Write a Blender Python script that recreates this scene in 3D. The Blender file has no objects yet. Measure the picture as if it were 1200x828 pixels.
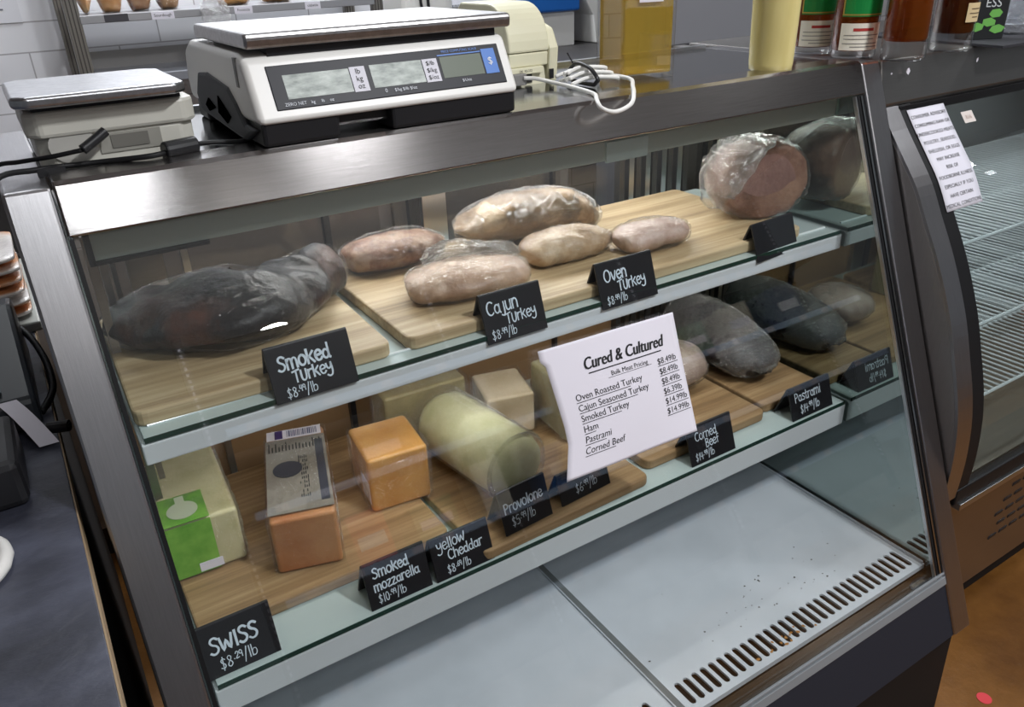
import bpy, math, random
from mathutils import Vector, Matrix, noise
R = math.radians
random.seed(7)
C = bpy.context.scene.collection
sc = bpy.context.scene

# ------------------------------------------------------------------ camera, light, exposure
cam = bpy.data.cameras.new('camera'); camo = bpy.data.objects.new('camera', cam); C.objects.link(camo)
camo.location = (-.6184, -.8544, 1.3802); camo.rotation_euler = (1.1054, .0354, -.5655)
cam.sensor_width = 36; cam.lens = 934.74/1200*36; cam.clip_start = .02
sc.camera = camo
w = bpy.data.worlds.new('world'); sc.world = w; w.use_nodes = True
w.node_tree.nodes['Background'].inputs[0].default_value = (.86, .93, 1, 1)
w.node_tree.nodes['Background'].inputs[1].default_value = .13
sc.view_settings.view_transform = 'Standard'; sc.view_settings.look = 'None'
sc.view_settings.exposure = -.12; sc.view_settings.gamma = 1; sc.view_settings.use_curve_mapping = False

def area(name, loc, sx, sy, power, col=(.93, .97, 1), shape='RECTANGLE', aim=None):
    l = bpy.data.lights.new(name, 'AREA'); l.shape = shape; l.size = sx; l.size_y = sy; l.energy = power; l.color = col
    o = bpy.data.objects.new(name, l); C.objects.link(o); o.location = loc
    if aim: o.rotation_euler = (Vector(aim)-Vector(loc)).to_track_quat('-Z', 'Y').to_euler()
    return o
area('ceiling_lamp', (-.36, -2.25, 2.95), .12, .3, 14, (.95, .98, 1))
area('ceiling_lamp', (.58, -1.6, 2.95), .16, .3, 72, (.97, .98, 1))
area('ceiling_lamp', (-.24, -3.1, 2.95), .2, .3, 4)
area('ceiling_fill', (1.2, -4.4, 1.9), 5, 2, 34, aim=(1.2, -4.4, 5))  # added unseen fill, brightens the ceiling mirrored in the steel hood
area('ceiling_lamp', (2.5, -.95, 2.95), .4, .4, 34)
area('ceiling_lamp', (.1, 1.15, 2.95), 1.6, .3, 26)
area('ceiling_lamp', (.5, 2.25, 2.95), 1.4, .4, 62)
area('downlight', (.82, -5.5, 2.9), .24, .24, 24, (1, .97, .92), 'DISK')

# ------------------------------------------------------------------ materials
def srgb(r, g, b):
    f = lambda c: c/12.92 if c <= .04045 else ((c+.055)/1.055)**2.4
    return (f(r/255), f(g/255), f(b/255), 1)
def mat(name):
    m = bpy.data.materials.new(name); m.use_nodes = True
    return m, m.node_tree.nodes, m.node_tree.links, m.node_tree.nodes['Principled BSDF']
def coords(N, L, scale=(1, 1, 1), rot=(0, 0, 0)):
    t = N.new('ShaderNodeTexCoord'); mp = N.new('ShaderNodeMapping')
    mp.inputs['Scale'].default_value = scale; mp.inputs['Rotation'].default_value = rot
    L.new(t.outputs['Object'], mp.inputs['Vector']); return mp.outputs['Vector']
def ramp(N, L, fac, stops):
    r = N.new('ShaderNodeValToRGB'); e = r.color_ramp.elements
    while len(e) < len(stops): e.new(.5)
    for i, (p, c) in enumerate(stops): e[i].position = p; e[i].color = c
    L.new(fac, r.inputs[0]); return r.outputs[0]
def noise_tex(N, L, vec, scale, detail=4, rough=.55):
    n = N.new('ShaderNodeTexNoise'); n.inputs['Scale'].default_value = scale; n.inputs['Detail'].default_value = detail
    n.inputs['Roughness'].default_value = rough; L.new(vec, n.inputs['Vector']); return n.outputs['Fac']
def bump(N, L, h, strength, dist=.01):
    b = N.new('ShaderNodeBump'); b.inputs['Strength'].default_value = strength; b.inputs['Distance'].default_value = dist
    L.new(h, b.inputs['Height']); return b.outputs['Normal']
def plain(name, col, rough=.5, metal=0, spec=.5, coat=0):
    m, N, L, p = mat(name)
    p.inputs['Base Color'].default_value = col if len(col) == 4 else (*col, 1)
    p.inputs['Roughness'].default_value = rough; p.inputs['Metallic'].default_value = metal
    p.inputs['Specular IOR Level'].default_value = spec; p.inputs['Coat Weight'].default_value = coat
    return m
def mottled(name, stops, scale=8, rough=.5, metal=0, bumps=.0, bscale=40, stretch=(1, 1, 1), coat=0, detail=5):
    m, N, L, p = mat(name); v = coords(N, L, stretch)
    L.new(ramp(N, L, noise_tex(N, L, v, scale, detail), stops), p.inputs['Base Color'])
    p.inputs['Roughness'].default_value = rough; p.inputs['Metallic'].default_value = metal; p.inputs['Coat Weight'].default_value = coat
    if bumps: L.new(bump(N, L, noise_tex(N, L, v, bscale, 5), bumps), p.inputs['Normal'])
    return m
def brushed(name, base, rough, stretch, var=.06, aniso=0, tang=(1, 0, 0)):
    m, N, L, p = mat(name); v = coords(N, L, stretch)
    f = noise_tex(N, L, v, 6, 6, .7)
    L.new(ramp(N, L, f, [(.25, (base[0]-var, base[1]-var, base[2]-var, 1)), (.75, (base[0]+var, base[1]+var, base[2]+var, 1))]), p.inputs['Base Color'])
    p.inputs['Metallic'].default_value = 1; p.inputs['Roughness'].default_value = rough
    L.new(bump(N, L, f, .05, .002), p.inputs['Normal'])
    if aniso:
        p.inputs['Anisotropic'].default_value = aniso
        c = N.new('ShaderNodeCombineXYZ'); c.inputs[0].default_value = tang[0]; c.inputs[1].default_value = tang[1]; c.inputs[2].default_value = tang[2]
        L.new(c.outputs[0], p.inputs['Tangent'])
    return m
def clear(name, tint=(1, 1, 1), ior=1.45, rough=0, boost=1.0, bumpy=0, bscale=60, haze=0, hazecol=(.9, .9, .9), add=0):
    m, N, L, p = mat(name); out = N['Material Output']; N.remove(p)
    tr = N.new('ShaderNodeBsdfTransparent'); tr.inputs[0].default_value = (*tint, 1)
    gl = N.new('ShaderNodeBsdfGlossy'); gl.inputs['Roughness'].default_value = rough
    fr = N.new('ShaderNodeFresnel'); geo = N.new('ShaderNodeNewGeometry')     # same reflectance on both faces of a thin sheet
    io = N.new('ShaderNodeMix'); io.inputs['A'].default_value = ior; io.inputs['B'].default_value = 1/ior
    L.new(geo.outputs['Backfacing'], io.inputs['Factor']); L.new(io.outputs['Result'], fr.inputs['IOR'])
    mu = N.new('ShaderNodeMath'); mu.operation = 'MULTIPLY_ADD'; mu.inputs[1].default_value = boost; mu.inputs[2].default_value = add; mu.use_clamp = True
    L.new(fr.outputs[0], mu.inputs[0])
    mx = N.new('ShaderNodeMixShader'); L.new(mu.outputs[0], mx.inputs[0]); L.new(tr.outputs[0], mx.inputs[1]); L.new(gl.outputs[0], mx.inputs[2])
    if bumpy:
        v = coords(N, L)
        a0 = noise_tex(N, L, v, bscale, 8, .7)
        vo = N.new('ShaderNodeTexVoronoi'); vo.feature = 'DISTANCE_TO_EDGE'; vo.inputs['Scale'].default_value = bscale*1.1; vo.inputs['Randomness'].default_value = 1
        wv = N.new('ShaderNodeVectorMath'); wv.operation = 'MULTIPLY_ADD'; wv.inputs[1].default_value = (1, 1, 1)
        nt = N.new('ShaderNodeTexNoise'); nt.inputs['Scale'].default_value = bscale*.5; L.new(v, nt.inputs['Vector'])
        sc_ = N.new('ShaderNodeVectorMath'); sc_.operation = 'SCALE'; sc_.inputs[3].default_value = .03; L.new(nt.outputs['Color'], sc_.inputs[0])
        L.new(v, wv.inputs[0]); L.new(sc_.outputs[0], wv.inputs[2]); L.new(wv.outputs[0], vo.inputs['Vector'])
        am = N.new('ShaderNodeMath'); am.operation = 'ADD'; L.new(a0, am.inputs[0]); L.new(vo.outputs['Distance'], am.inputs[1]); a = am.outputs[0]
        nn = bump(N, L, a, bumpy, .02); L.new(nn, gl.inputs['Normal'])
    last = mx
    if haze:
        df = N.new('ShaderNodeBsdfDiffuse'); df.inputs[0].default_value = (*hazecol, 1)
        m2 = N.new('ShaderNodeMixShader'); m2.inputs[0].default_value = haze
        L.new(mx.outputs[0], m2.inputs[1]); L.new(df.outputs[0], m2.inputs[2]); last = m2
    L.new(last.outputs[0], out.inputs[0]); return m
def wood(name, dark, mid, light):
    m, N, L, p = mat(name); v = coords(N, L, (2.2, 60, 60)); v2 = coords(N, L, (1.0, 26, 1))
    a = noise_tex(N, L, v, 2.2, 6, .6); b = noise_tex(N, L, v2, 1.0, 1)
    ad = N.new('ShaderNodeMath'); ad.operation = 'MULTIPLY_ADD'; ad.inputs[1].default_value = .55
    L.new(b, ad.inputs[0]); mm = N.new('ShaderNodeMath'); mm.operation = 'MULTIPLY'; mm.inputs[1].default_value = .5
    L.new(a, mm.inputs[0]); L.new(mm.outputs[0], ad.inputs[2])
    L.new(ramp(N, L, ad.outputs[0], [(.33, dark), (.5, mid), (.68, light)]), p.inputs['Base Color'])
    p.inputs['Roughness'].default_value = .5
    L.new(bump(N, L, a, .12, .002), p.inputs['Normal']); return m

steel = brushed('brushed_steel', (.44, .42, .415), .13, (3, 90, 90), .05, .95, (0, 1, 0))
steel_up = brushed('brushed_steel_post', (.46, .45, .465), .3, (90, 4, 4), .04)
steel_smooth = brushed('polished_steel', (.40, .41, .41), .12, (4, 30, 30), .03)
steel_dark = brushed('dark_steel', (.34, .32, .31), .38, (4, 60, 60), .03)
chrome = plain('chrome', (.6, .61, .62), .14, 1)
alu = plain('aluminium', (.55, .56, .57), .3, 1)
white_metal = plain('white_enamel', srgb(214, 219, 222), .35)
pan_m = mottled('pan_enamel', [(.3, srgb(200, 206, 212)), (.55, srgb(216, 221, 227)), (.8, srgb(206, 212, 218))], 5, .32)
black = plain('black_plastic', (.012, .012, .014), .4)
rubber = plain('black_rubber', (.008, .008, .009), .5, 0, .25)
basepanel = plain('base_panel', srgb(40, 41, 49), .6, 0, .2)
kick = plain('kick_panel', srgb(30, 29, 30), .6, 0, .15)
trough_m = plain('brown_lip', srgb(70, 56, 42), .18, .5)
glass = clear('pane_glass', (.962, .974, .974), 1.5, 0, 1.35)
glass_curved = clear('curved_pane_glass', (.86, .9, .9), 1.5)
glass_edge = plain('glass_edge', srgb(28, 58, 50), .15)
mirror = plain('mirror_panel', (.36, .42, .40), .03, 1)
door_m = plain('rear_door', (.46, .42, .37), .16, 1)
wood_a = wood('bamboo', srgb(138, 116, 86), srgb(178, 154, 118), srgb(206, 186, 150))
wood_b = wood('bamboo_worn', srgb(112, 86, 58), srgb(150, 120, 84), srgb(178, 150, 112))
wrap = clear('cling_wrap', (1, 1, 1), 1.45, .07, 1.2, 1.0, 85, .006, add=.035)
wrap_heavy = clear('cling_wrap_bunched', (1, 1, 1), 1.5, .1, 1.6, 1.0, 75, .03, add=.14)
wrap_dark = clear('cling_wrap_tight', (1, 1, 1), 1.4, .05, .75, 1.0, 85)
card_m = plain('chalkboard', srgb(24, 24, 28), .38)
chalk = plain('chalk_marker', srgb(214, 226, 236), .7)
paper = plain('white_paper', srgb(226, 222, 232), .7)
ink = plain('black_ink', (.01, .01, .012), .6)
whiteplastic = plain('white_plastic', srgb(226, 224, 220), .38)
offwhite = plain('aged_white_plastic', srgb(200, 198, 188), .45)
cream = plain('cream_plastic', srgb(222, 218, 190), .45)
greyplastic = plain('grey_plastic', srgb(120, 118, 116), .5)
lcd = plain('lcd', srgb(104, 112, 100), .4, 0, .2)
lcd_hi = mottled('lcd_film', [(.3, srgb(112, 122, 116)), (.7, srgb(184, 192, 186))], 60, .45, stretch=(1, 1, 3))
navy = plain('panel_navy', srgb(26, 27, 36), .45, 0, .25)
blue = plain('panel_blue', srgb(30, 104, 190), .4)

# ------------------------------------------------------------------ mesh tools
class MB:
    def __init__(s): s.v = []; s.f = []
    def add(s, vs, fs, M=None):
        n = len(s.v)
        s.v += [tuple(M @ Vector(p)) if M else tuple(p) for p in vs]
        s.f += [tuple(i+n for i in f) for f in fs]; return s
    def box(s, x0, x1, y0, y1, z0, z1, M=None):
        vs = [(x, y, z) for x in (x0, x1) for y in (y0, y1) for z in (z0, z1)]
        return s.add(vs, [(0, 1, 3, 2), (4, 6, 7, 5), (0, 4, 5, 1), (2, 3, 7, 6), (0, 2, 6, 4), (1, 5, 7, 3)], M)
    def prism(s, poly, a, b, axis='x', M=None):
        n = len(poly)
        def P(t, q): return (t, q[0], q[1]) if axis == 'x' else (q[0], t, q[1]) if axis == 'y' else (q[0], q[1], t)
        vs = [P(a, q) for q in poly]+[P(b, q) for q in poly]
        fs = [tuple(range(n))[::-1], tuple(range(n, 2*n))]+[(i, (i+1) % n, n+(i+1) % n, n+i) for i in range(n)]
        return s.add(vs, fs, M)
    def lathe(s, prof, c=(0, 0, 0), n=28, M=None):
        vs = []; fs = []
        for r, z in prof:
            for k in range(n):
                a = 2*math.pi*k/n; vs.append((c[0]+r*math.cos(a), c[1]+r*math.sin(a), c[2]+z))
        for i in range(len(prof)-1):
            for k in range(n): fs.append((i*n+k, i*n+(k+1) % n, (i+1)*n+(k+1) % n, (i+1)*n+k))
        fs.append(tuple(range(n))[::-1]); fs.append(tuple((len(prof)-1)*n+k for k in range(n)))
        return s.add(vs, fs, M)
    def tube(s, pts, r, n=8, smooth=True, closed=False):
        P = curve(pts, 6) if smooth else [Vector(p) for p in pts]
        vs = []; fs = []; up = Vector((.13, .21, .97))
        for i, p in enumerate(P):
            d = (P[(i+1) % len(P)]-P[i-1]) if closed else (P[min(i+1, len(P)-1)]-P[max(i-1, 0)])
            d.normalize(); u = d.cross(up)
            if u.length < .05: u = d.cross(Vector((1, 0, 0)))
            u.normalize(); v = d.cross(u)
            rr = r[i*len(r)//len(P)] if isinstance(r, (list, tuple)) else r
            for k in range(n):
                a = 2*math.pi*k/n; vs.append(p+u*rr*math.cos(a)+v*rr*math.sin(a))
        m = len(P)
        for i in range(m if closed else m-1):
            for k in range(n): fs.append((i*n+k, i*n+(k+1) % n, ((i+1) % m)*n+(k+1) % n, ((i+1) % m)*n+k))
        if not closed: fs += [tuple(range(n))[::-1], tuple((m-1)*n+k for k in range(n))]
        return s.add(vs, fs)
    def grid(s, fn, nu, nv):
        vs = [fn(i/nu, j/nv) for i in range(nu+1) for j in range(nv+1)]
        fs = [(i*(nv+1)+j, (i+1)*(nv+1)+j, (i+1)*(nv+1)+j+1, i*(nv+1)+j+1) for i in range(nu) for j in range(nv)]
        return s.add(vs, fs)
    def build(s, name, m, parent=None, smooth=False, bevel=0, seg=2, subd=0, local=False, solid=0):
        me = bpy.data.meshes.new(name); me.from_pydata(s.v, [], s.f); me.update()
        if isinstance(m, (list, tuple)):
            for x in m: me.materials.append(x)
        elif m: me.materials.append(m)
        import bmesh
        b = bmesh.new(); b.from_mesh(me); bmesh.ops.recalc_face_normals(b, faces=b.faces); b.to_mesh(me); b.free()
        o = bpy.data.objects.new(name, me); C.objects.link(o)
        if smooth:
            for p in me.polygons: p.use_smooth = True
        if solid:
            q = o.modifiers.new('s', 'SOLIDIFY'); q.thickness = solid; q.offset = 0
        if bevel:
            q = o.modifiers.new('b', 'BEVEL'); q.width = bevel; q.segments = seg; q.limit_method = 'ANGLE'; q.angle_limit = R(40)
            if seg > 2:
                for p in me.polygons: p.use_smooth = True
                q.harden_normals = True
        if subd:
            q = o.modifiers.new('u', 'SUBSURF'); q.levels = q.render_levels = subd
        if parent:
            o.parent = parent
            if not local: o.matrix_parent_inverse = (Matrix.Translation(parent.location) @ parent.rotation_euler.to_matrix().to_4x4()).inverted()
        return o
def curve(pts, k):
    P = [Vector(p) for p in pts]
    if len(P) < 3: return P
    out = []
    for i in range(len(P)-1):
        a, b, c, d = P[max(i-1, 0)], P[i], P[i+1], P[min(i+2, len(P)-1)]
        for j in range(k):
            t = j/k; out.append(.5*((2*b)+(c-a)*t+(2*a-5*b+4*c-d)*t*t+(3*b-a-3*c+d)*t**3))
    out.append(P[-1]); return out
def tag(o, label=None, cat=None, group=None, kind=None):
    if label: o['label'] = label
    if cat: o['category'] = cat
    if group: o['group'] = group
    if kind: o['kind'] = kind
    return o
def thing(name, label, cat, loc=(0, 0, 0), rz=0, group=None):
    o = bpy.data.objects.new(name, None); C.objects.link(o); o.location = loc; o.rotation_euler = (0, 0, rz)
    o.empty_display_size = .05
    return tag(o, label, cat, group)
def text(name, s, size, m, parent, M, align='CENTER', shear=0, bold=0, sx=1, mapfn=None, space=1):
    cu = bpy.data.curves.new('t', 'FONT'); cu.body = s; cu.size = size; cu.align_x = align; cu.shear = shear; cu.offset = bold
    cu.space_character = space; cu.resolution_u = 3; cu.space_line = .95
    to = bpy.data.objects.new('t', cu); C.objects.link(to)
    bpy.context.view_layer.update()
    me = bpy.data.meshes.new_from_object(to.evaluated_get(bpy.context.evaluated_depsgraph_get()))
    mb = MB(); mb.add([mapfn(v.co.x*sx, v.co.y) if mapfn else M @ Vector((v.co.x*sx, v.co.y, 0)) for v in me.vertices], [tuple(p.vertices) for p in me.polygons])
    C.objects.unlink(to); bpy.data.objects.remove(to); bpy.data.curves.remove(cu); bpy.data.meshes.remove(me)
    return mb if name is None else mb.build(name, m, parent)
def frame_matrix(o, u, v):
    u = Vector(u).normalized(); v = Vector(v); n = u.cross(v).normalized(); v = n.cross(u)
    M = Matrix.Identity(4)
    for i in range(3): M[i][0], M[i][1], M[i][2], M[i][3] = u[i], v[i], n[i], o[i]
    return M
def blob(spine, z0=None, n=22, amp=.006, freq=18, seed=0, grow=0, k=7, power=1.0, crease=0):
    """closed organic body along a spine of (x,y,z,width,height)"""
    P = [Vector(s[:3]) for s in spine]; cp = curve(P, k)
    ra = curve([(s[3], s[4], 0) for s in spine], k)
    mb = MB(); vs = []; fs = []
    for i, p in enumerate(cp):
        d = cp[min(i+1, len(cp)-1)]-cp[max(i-1, 0)]
        if d.length < 1e-6: d = Vector((1, 0, 0))
        d.normalize(); side = d.cross(Vector((0, 0, 1)))
        if side.length < .2: side = Vector((1, 0, 0))
        side.normalize(); up = side.cross(d).normalized()
        rw, rh = max(ra[i].x, .001)+grow, max(ra[i].y, .001)+grow
        for j in range(n):
            a = 2*math.pi*j/n; c, s_ = math.cos(a), math.sin(a)
            c = math.copysign(abs(c)**power, c); s_ = math.copysign(abs(s_)**power, s_)
            q = p+side*rw*c+up*rh*s_; nr = (side*c+up*s_).normalized()
            h = noise.noise(q*freq+Vector((seed*3.1, seed*1.7, 0)))*amp+noise.noise(q*freq*2.7+Vector((0, seed, 5)))*amp*.45
            if crease: h -= abs(noise.noise(q*freq*1.3+Vector((9, seed, 2))))*crease
            q = q+nr*h
            if z0 is not None: q.z = max(q.z, z0)
            vs.append(q)
    m = len(cp)
    for i in range(m-1):
        for j in range(n): fs.append((i*n+j, i*n+(j+1) % n, (i+1)*n+(j+1) % n, (i+1)*n+j))
    fs += [tuple(range(n))[::-1], tuple((m-1)*n+j for j in range(n))]
    return mb.add(vs, fs)

# hand lettering: strokes on a unit cell
def arc(cx, cy, rx, ry, a0, a1, n=9): return [(cx+rx*math.cos(R(a0+(a1-a0)*i/n)), cy+ry*math.sin(R(a0+(a1-a0)*i/n))) for i in range(n+1)]
G = {
 'S': (.62, [[(.56, .88), (.4, 1), (.2, .97), (.1, .8), (.2, .62), (.42, .48), (.52, .28), (.42, .07), (.2, 0), (.02, .12)]]),
 'm': (.9, [[(.05, 0), (.05, .72)], [(.05, .5), (.2, .72), (.38, .68), (.42, .5), (.42, 0)], [(.42, .5), (.58, .72), (.74, .68), (.8, .5), (.82, 0)]]),
 'o': (.62, [arc(.3, .37, .26, .36, 90, 450, 14)]), 'O': (.8, [arc(.38, .5, .34, .5, 90, 450, 16)]),
 'K': (.62, [[(.08, 0), (.08, 1)], [(.55, .78), (.1, .36)], [(.22, .46), (.56, 0)]]),
 'c': (.55, [arc(.3, .37, .26, .36, 45, 315, 10)]), 'C': (.68, [arc(.38, .5, .34, .5, 50, 310, 12)]),
 'e': (.58, [[(.06, .38), (.5, .44), (.46, .66), (.28, .74), (.08, .58), (.06, .3), (.2, .03), (.42, .03), (.54, .16)]]),
 'd': (.62, [arc(.27, .32, .22, .31, 60, 400, 12), [(.5, 1.05), (.5, .15), (.58, .0)]]),
 'T': (.66, [[(0, .9), (.62, 1)], [(.32, .95), (.3, 0)]]),
 'u': (.6, [[(.06, .72), (.06, .25), (.16, .04), (.34, .04), (.48, .25), (.5, .72)], [(.5, .5), (.52, 0)]]), 'U': (.6, [[(.06, .85), (.06, .25), (.18, .0), (.36, .0), (.5, .25), (.52, .85)]]),
 'r': (.48, [[(.08, 0), (.08, .72)], [(.08, .45), (.22, .68), (.44, .7)]]),
 'y': (.6, [[(.04, .74), (.1, .42), (.26, .3), (.44, .42), (.5, .76)], [(.5, .76), (.54, .1), (.44, -.26), (.2, -.34), (.02, -.22)]]),
 'j': (.42, [[(.3, .72), (.3, -.1), (.18, -.3), (.0, -.22)]]), 'n': (.58, [[(.06, 0), (.06, .72)], [(.06, .48), (.2, .7), (.4, .68), (.5, .48), (.5, 0)]]),
 'a': (.6, [arc(.26, .34, .22, .32, 50, 390, 12), [(.49, .66), (.49, .12), (.57, 0)]]), 'v': (.56, [[(.02, .72), (.26, 0), (.52, .74)]]),
 'w': (.84, [[(.02, .85), (.18, 0), (.4, .62), (.6, 0), (.8, .88)]]), 'I': (.3, [[(.14, 0), (.14, .95)]]), 'i': (.26, [[(.12, 0), (.12, .7)], [(.12, .9), (.13, .96)]]),
 'l': (.26, [[(.12, 0), (.12, 1.05)]]), 'z': (.56, [[(.05, .7), (.48, .7), (.04, .02), (.52, .02)]]),
 'h': (.58, [[(.06, 0), (.06, 1.05)], [(.06, .48), (.22, .7), (.42, .64), (.5, .4), (.5, 0)]]),
 'P': (.62, [[(.08, 0), (.08, 1)], [(.08, .98), (.36, 1), (.54, .8), (.44, .56), (.1, .48)]]),
 's': (.5, [[(.46, .62), (.3, .74), (.12, .66), (.12, .48), (.32, .36), (.44, .2), (.3, .02), (.04, .08)]]),
 't': (.46, [[(.2, 1), (.2, .1), (.34, 0), (.42, .08)], [(0, .66), (.42, .72)]]),
 'b': (.58, [[(.07, 1.05), (.07, 0)], [(.07, .4), (.24, .62), (.44, .56), (.5, .3), (.4, .06), (.2, .0), (.07, .12)]]),
 'B': (.62, [[(.08, 0), (.08, 1)], [(.08, 1), (.42, .96), (.48, .72), (.1, .54)], [(.1, .54), (.5, .46), (.54, .14), (.3, 0), (.08, 0)]]),
 'f': (.46, [[(.42, .98), (.26, 1.02), (.18, .85), (.18, 0)], [(0, .6), (.4, .64)]]), 'E': (.5, [[(.46, .98), (.08, .98), (.08, .02), (.46, .02)], [(.08, .5), (.4, .52)]]),
 '$': (.6, [[(.5, .82), (.34, .94), (.14, .82), (.2, .6), (.42, .42), (.46, .2), (.28, .06), (.06, .18)], [(.32, 1.1), (.26, -.1)]]),
 '8': (.56, [[(.44, .84), (.26, 1), (.1, .84), (.2, .62), (.4, .42), (.46, .18), (.26, 0), (.08, .16), (.16, .4), (.36, .6), (.44, .84)]]),
 '4': (.56, [[(.1, 1), (.06, .45), (.5, .48)], [(.42, .95), (.4, 0)]]), '9': (.52, [arc(.24, .72, .2, .26, 20, 370, 10), [(.44, .8), (.42, 0)]]),
 '2': (.52, [[(.04, .78), (.2, 1), (.42, .86), (.36, .52), (.04, .02), (.5, .06)]]), '1': (.3, [[(.14, 0), (.16, 1)]]),
 '0': (.54, [arc(.26, .5, .2, .5, 90, 450, 14)]), '6': (.52, [[(.42, .98), (.18, .7), (.06, .3), (.2, .02), (.42, .08), (.46, .34), (.3, .48), (.1, .36)]]),
 '5': (.52, [[(.46, 1), (.12, .98), (.1, .58), (.36, .6), (.46, .34), (.34, .06), (.04, .06)]]), '7': (.5, [[(.04, .96), (.46, 1), (.2, 0)]]),
 '3': (.5, [[(.06, .9), (.28, 1), (.42, .8), (.2, .54), (.44, .36), (.36, .06), (.04, .06)]]),
 '/': (.46, [[(.38, 1.1), (.06, -.2)]]), '.': (.24, [[(.1, .5), (.13, .46)]]), ' ': (.4, []), 'A': (.66, [[(.02, 0), (.3, 1), (.6, 0)], [(.12, .36), (.5, .38)]]),
}
def hand(lines, M, lift=.0006):
    """lines: (text, x, y, height, stroke width, slope) -> MB of flat strokes placed by matrix M"""
    mb = MB()
    for s, x, y, h, wd, sl in lines:
        cx = x
        for i, ch in enumerate(s):
            cwd, st = G[ch]; hh = h
            small = False
            if '$' in s and '.' in s:                        # raised small cents
                k = s.index('.'); small = k < i <= k+2
            sc_ = .62 if small else 1
            dy = h*.42 if small else 0
            for pl in st:
                pts = [Vector((cx+px*h*sc_*.92, y+dy+py*h*sc_+(cx-x+px*h*sc_)*sl, 0)) for px, py in pl]
                if len(pts) > 2: pts = curve(pts, 3)
                n = len(pts); vs = []; fs = []
                ext = wd*.35
                pts[0] = pts[0]+(pts[0]-pts[1]).normalized()*ext; pts[-1] = pts[-1]+(pts[-1]-pts[-2]).normalized()*ext
                for q in range(n):
                    d = (pts[min(q+1, n-1)]-pts[max(q-1, 0)]); d.normalize()
                    nn = Vector((-d.y, d.x, 0))*wd*.5*(.85+.3*noise.noise(pts[q]*90))
                    for e in (nn, -nn): vs.append(M @ (pts[q]+e+Vector((0, 0, lift))))
                fs = [(2*q, 2*q+1, 2*q+3, 2*q+2) for q in range(n-1)]
                mb.add(vs, fs)
            cx += cwd*h*sc_*.98
    return mb

# ------------------------------------------------------------------ setting
def floor_mat():
    m, N, L, p = mat('stained_concrete'); v = coords(N, L)
    a = noise_tex(N, L, v, 3.5, 8, .65)
    L.new(ramp(N, L, a, [(.25, srgb(74, 44, 20)), (.5, srgb(112, 74, 34)), (.75, srgb(142, 98, 52))]), p.inputs['Base Color'])
    p.inputs['Roughness'].default_value = .32
    L.new(bump(N, L, noise_tex(N, L, v, 60, 4), .08), p.inputs['Normal']); return m
tag(MB().box(-6, 6, -7, 3.0, -.05, 0).build('floor', floor_mat()), kind='structure')
def tile_mat():
    m, N, L, p = mat('painted_block'); t = N.new('ShaderNodeTexCoord'); s = N.new('ShaderNodeSeparateXYZ'); c = N.new('ShaderNodeCombineXYZ')
    L.new(t.outputs['Object'], s.inputs[0]); L.new(s.outputs[0], c.inputs[0]); L.new(s.outputs[2], c.inputs[1])
    b = N.new('ShaderNodeTexBrick'); L.new(c.outputs[0], b.inputs['Vector'])
    b.inputs['Scale'].default_value = 1; b.inputs['Brick Width'].default_value = .305; b.inputs['Row Height'].default_value = .1016
    b.inputs['Mortar Size'].default_value = .003; b.inputs['Color1'].default_value = srgb(226, 226, 230); b.inputs['Color2'].default_value = srgb(220, 220, 226)
    b.inputs['Mortar'].default_value = srgb(168, 166, 170); b.inputs['Mortar Smooth'].default_value = .4
    L.new(b.outputs['Color'], p.inputs['Base Color']); p.inputs['Roughness'].default_value = .4
    return m
tag(MB().box(-6, 6, 2.70, 2.85, 0, 3).build('wall_back', tile_mat()), kind='structure')
tag(MB().box(-6, 6, -7, 3, 3.0, 3.1).build('ceiling', plain('ceiling_white', srgb(200, 200, 200), .8)), kind='structure')

# ------------------------------------------------------------------ the deli case
A = 1.1983; cA, sA = math.cos(A), math.sin(A); H = .635
NRM = Vector((0, -sA, cA)); DWN = Vector((0, -cA, -sA))
def fr(s, x=0, off=0): return Vector((x, 0, 1.2))+DWN*s+NRM*off
def fyz(s, off=0): p = fr(s, 0, off); return (p.y, p.z)
case = thing('deli_display_case', 'steel-framed refrigerated deli case with sloped glass front and two white shelves', 'display case', (0, 0, 0))
for sx in (-1, 1):
    x0, x1 = (-H, -H+.041) if sx < 0 else (H-.047, H)
    MB().prism([fyz(0), fyz(1.016), fyz(1.016, -.05), (.03, 1.15), (.36, 1.15), (.36, 1.2)], x0, x1).build('end_frame', steel_up, case, bevel=.003)
    xa, xb = (-H+.041, -H+.047) if sx < 0 else (H-.053, H-.047)
    MB().prism([fyz(.05, -.012), fyz(.93, -.012), (.4, .33), (.4, 1.15)], xa, xb).build('mirror_panel', mirror, case)
    xc, xd = (-H+.001, -H+.040) if sx < 0 else (H-.046, H-.001)
    MB().prism([fyz(.05, -.045), fyz(.99, -.045), (.46, .0), (.46, .9), (.36, 1.155)], xc, xd).build('end_panel', steel_dark, case)
# hood: sloped face, folded lip, flat top sheet
MB().prism([fyz(0), fyz(.0485), (.004, 1.150), (.012, 1.160), (.012, 1.188), (.052, 1.196), (.052, 1.204), (.006, 1.204)], -H+.043, H-.047).build('hood', steel, case, bevel=.002)
MB().box(-H+.041, H-.047, .052, .36, 1.186, 1.2).build('top_sheet', steel_smooth, case)
MB().box(-H+.041, H-.047, .35, .362, 1.2, 1.206).build('top_edge_trim', alu, case)
MB().box(-.575, .578, .028, .034, 1.114, 1.186).build('light_valance', plain('valance', srgb(176, 184, 174), .25), case, bevel=.001)
MB().box(-.578, -.46, .024, .036, 1.110, 1.114).box(-.579, -.573, .024, .036, 1.11, 1.15).build('valance_clip', black, case)
MB().box(.085, .16, .024, .028, 1.112, 1.140).build('valance_sticker', plain('pale_sticker', srgb(190, 205, 200), .5), case)
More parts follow.
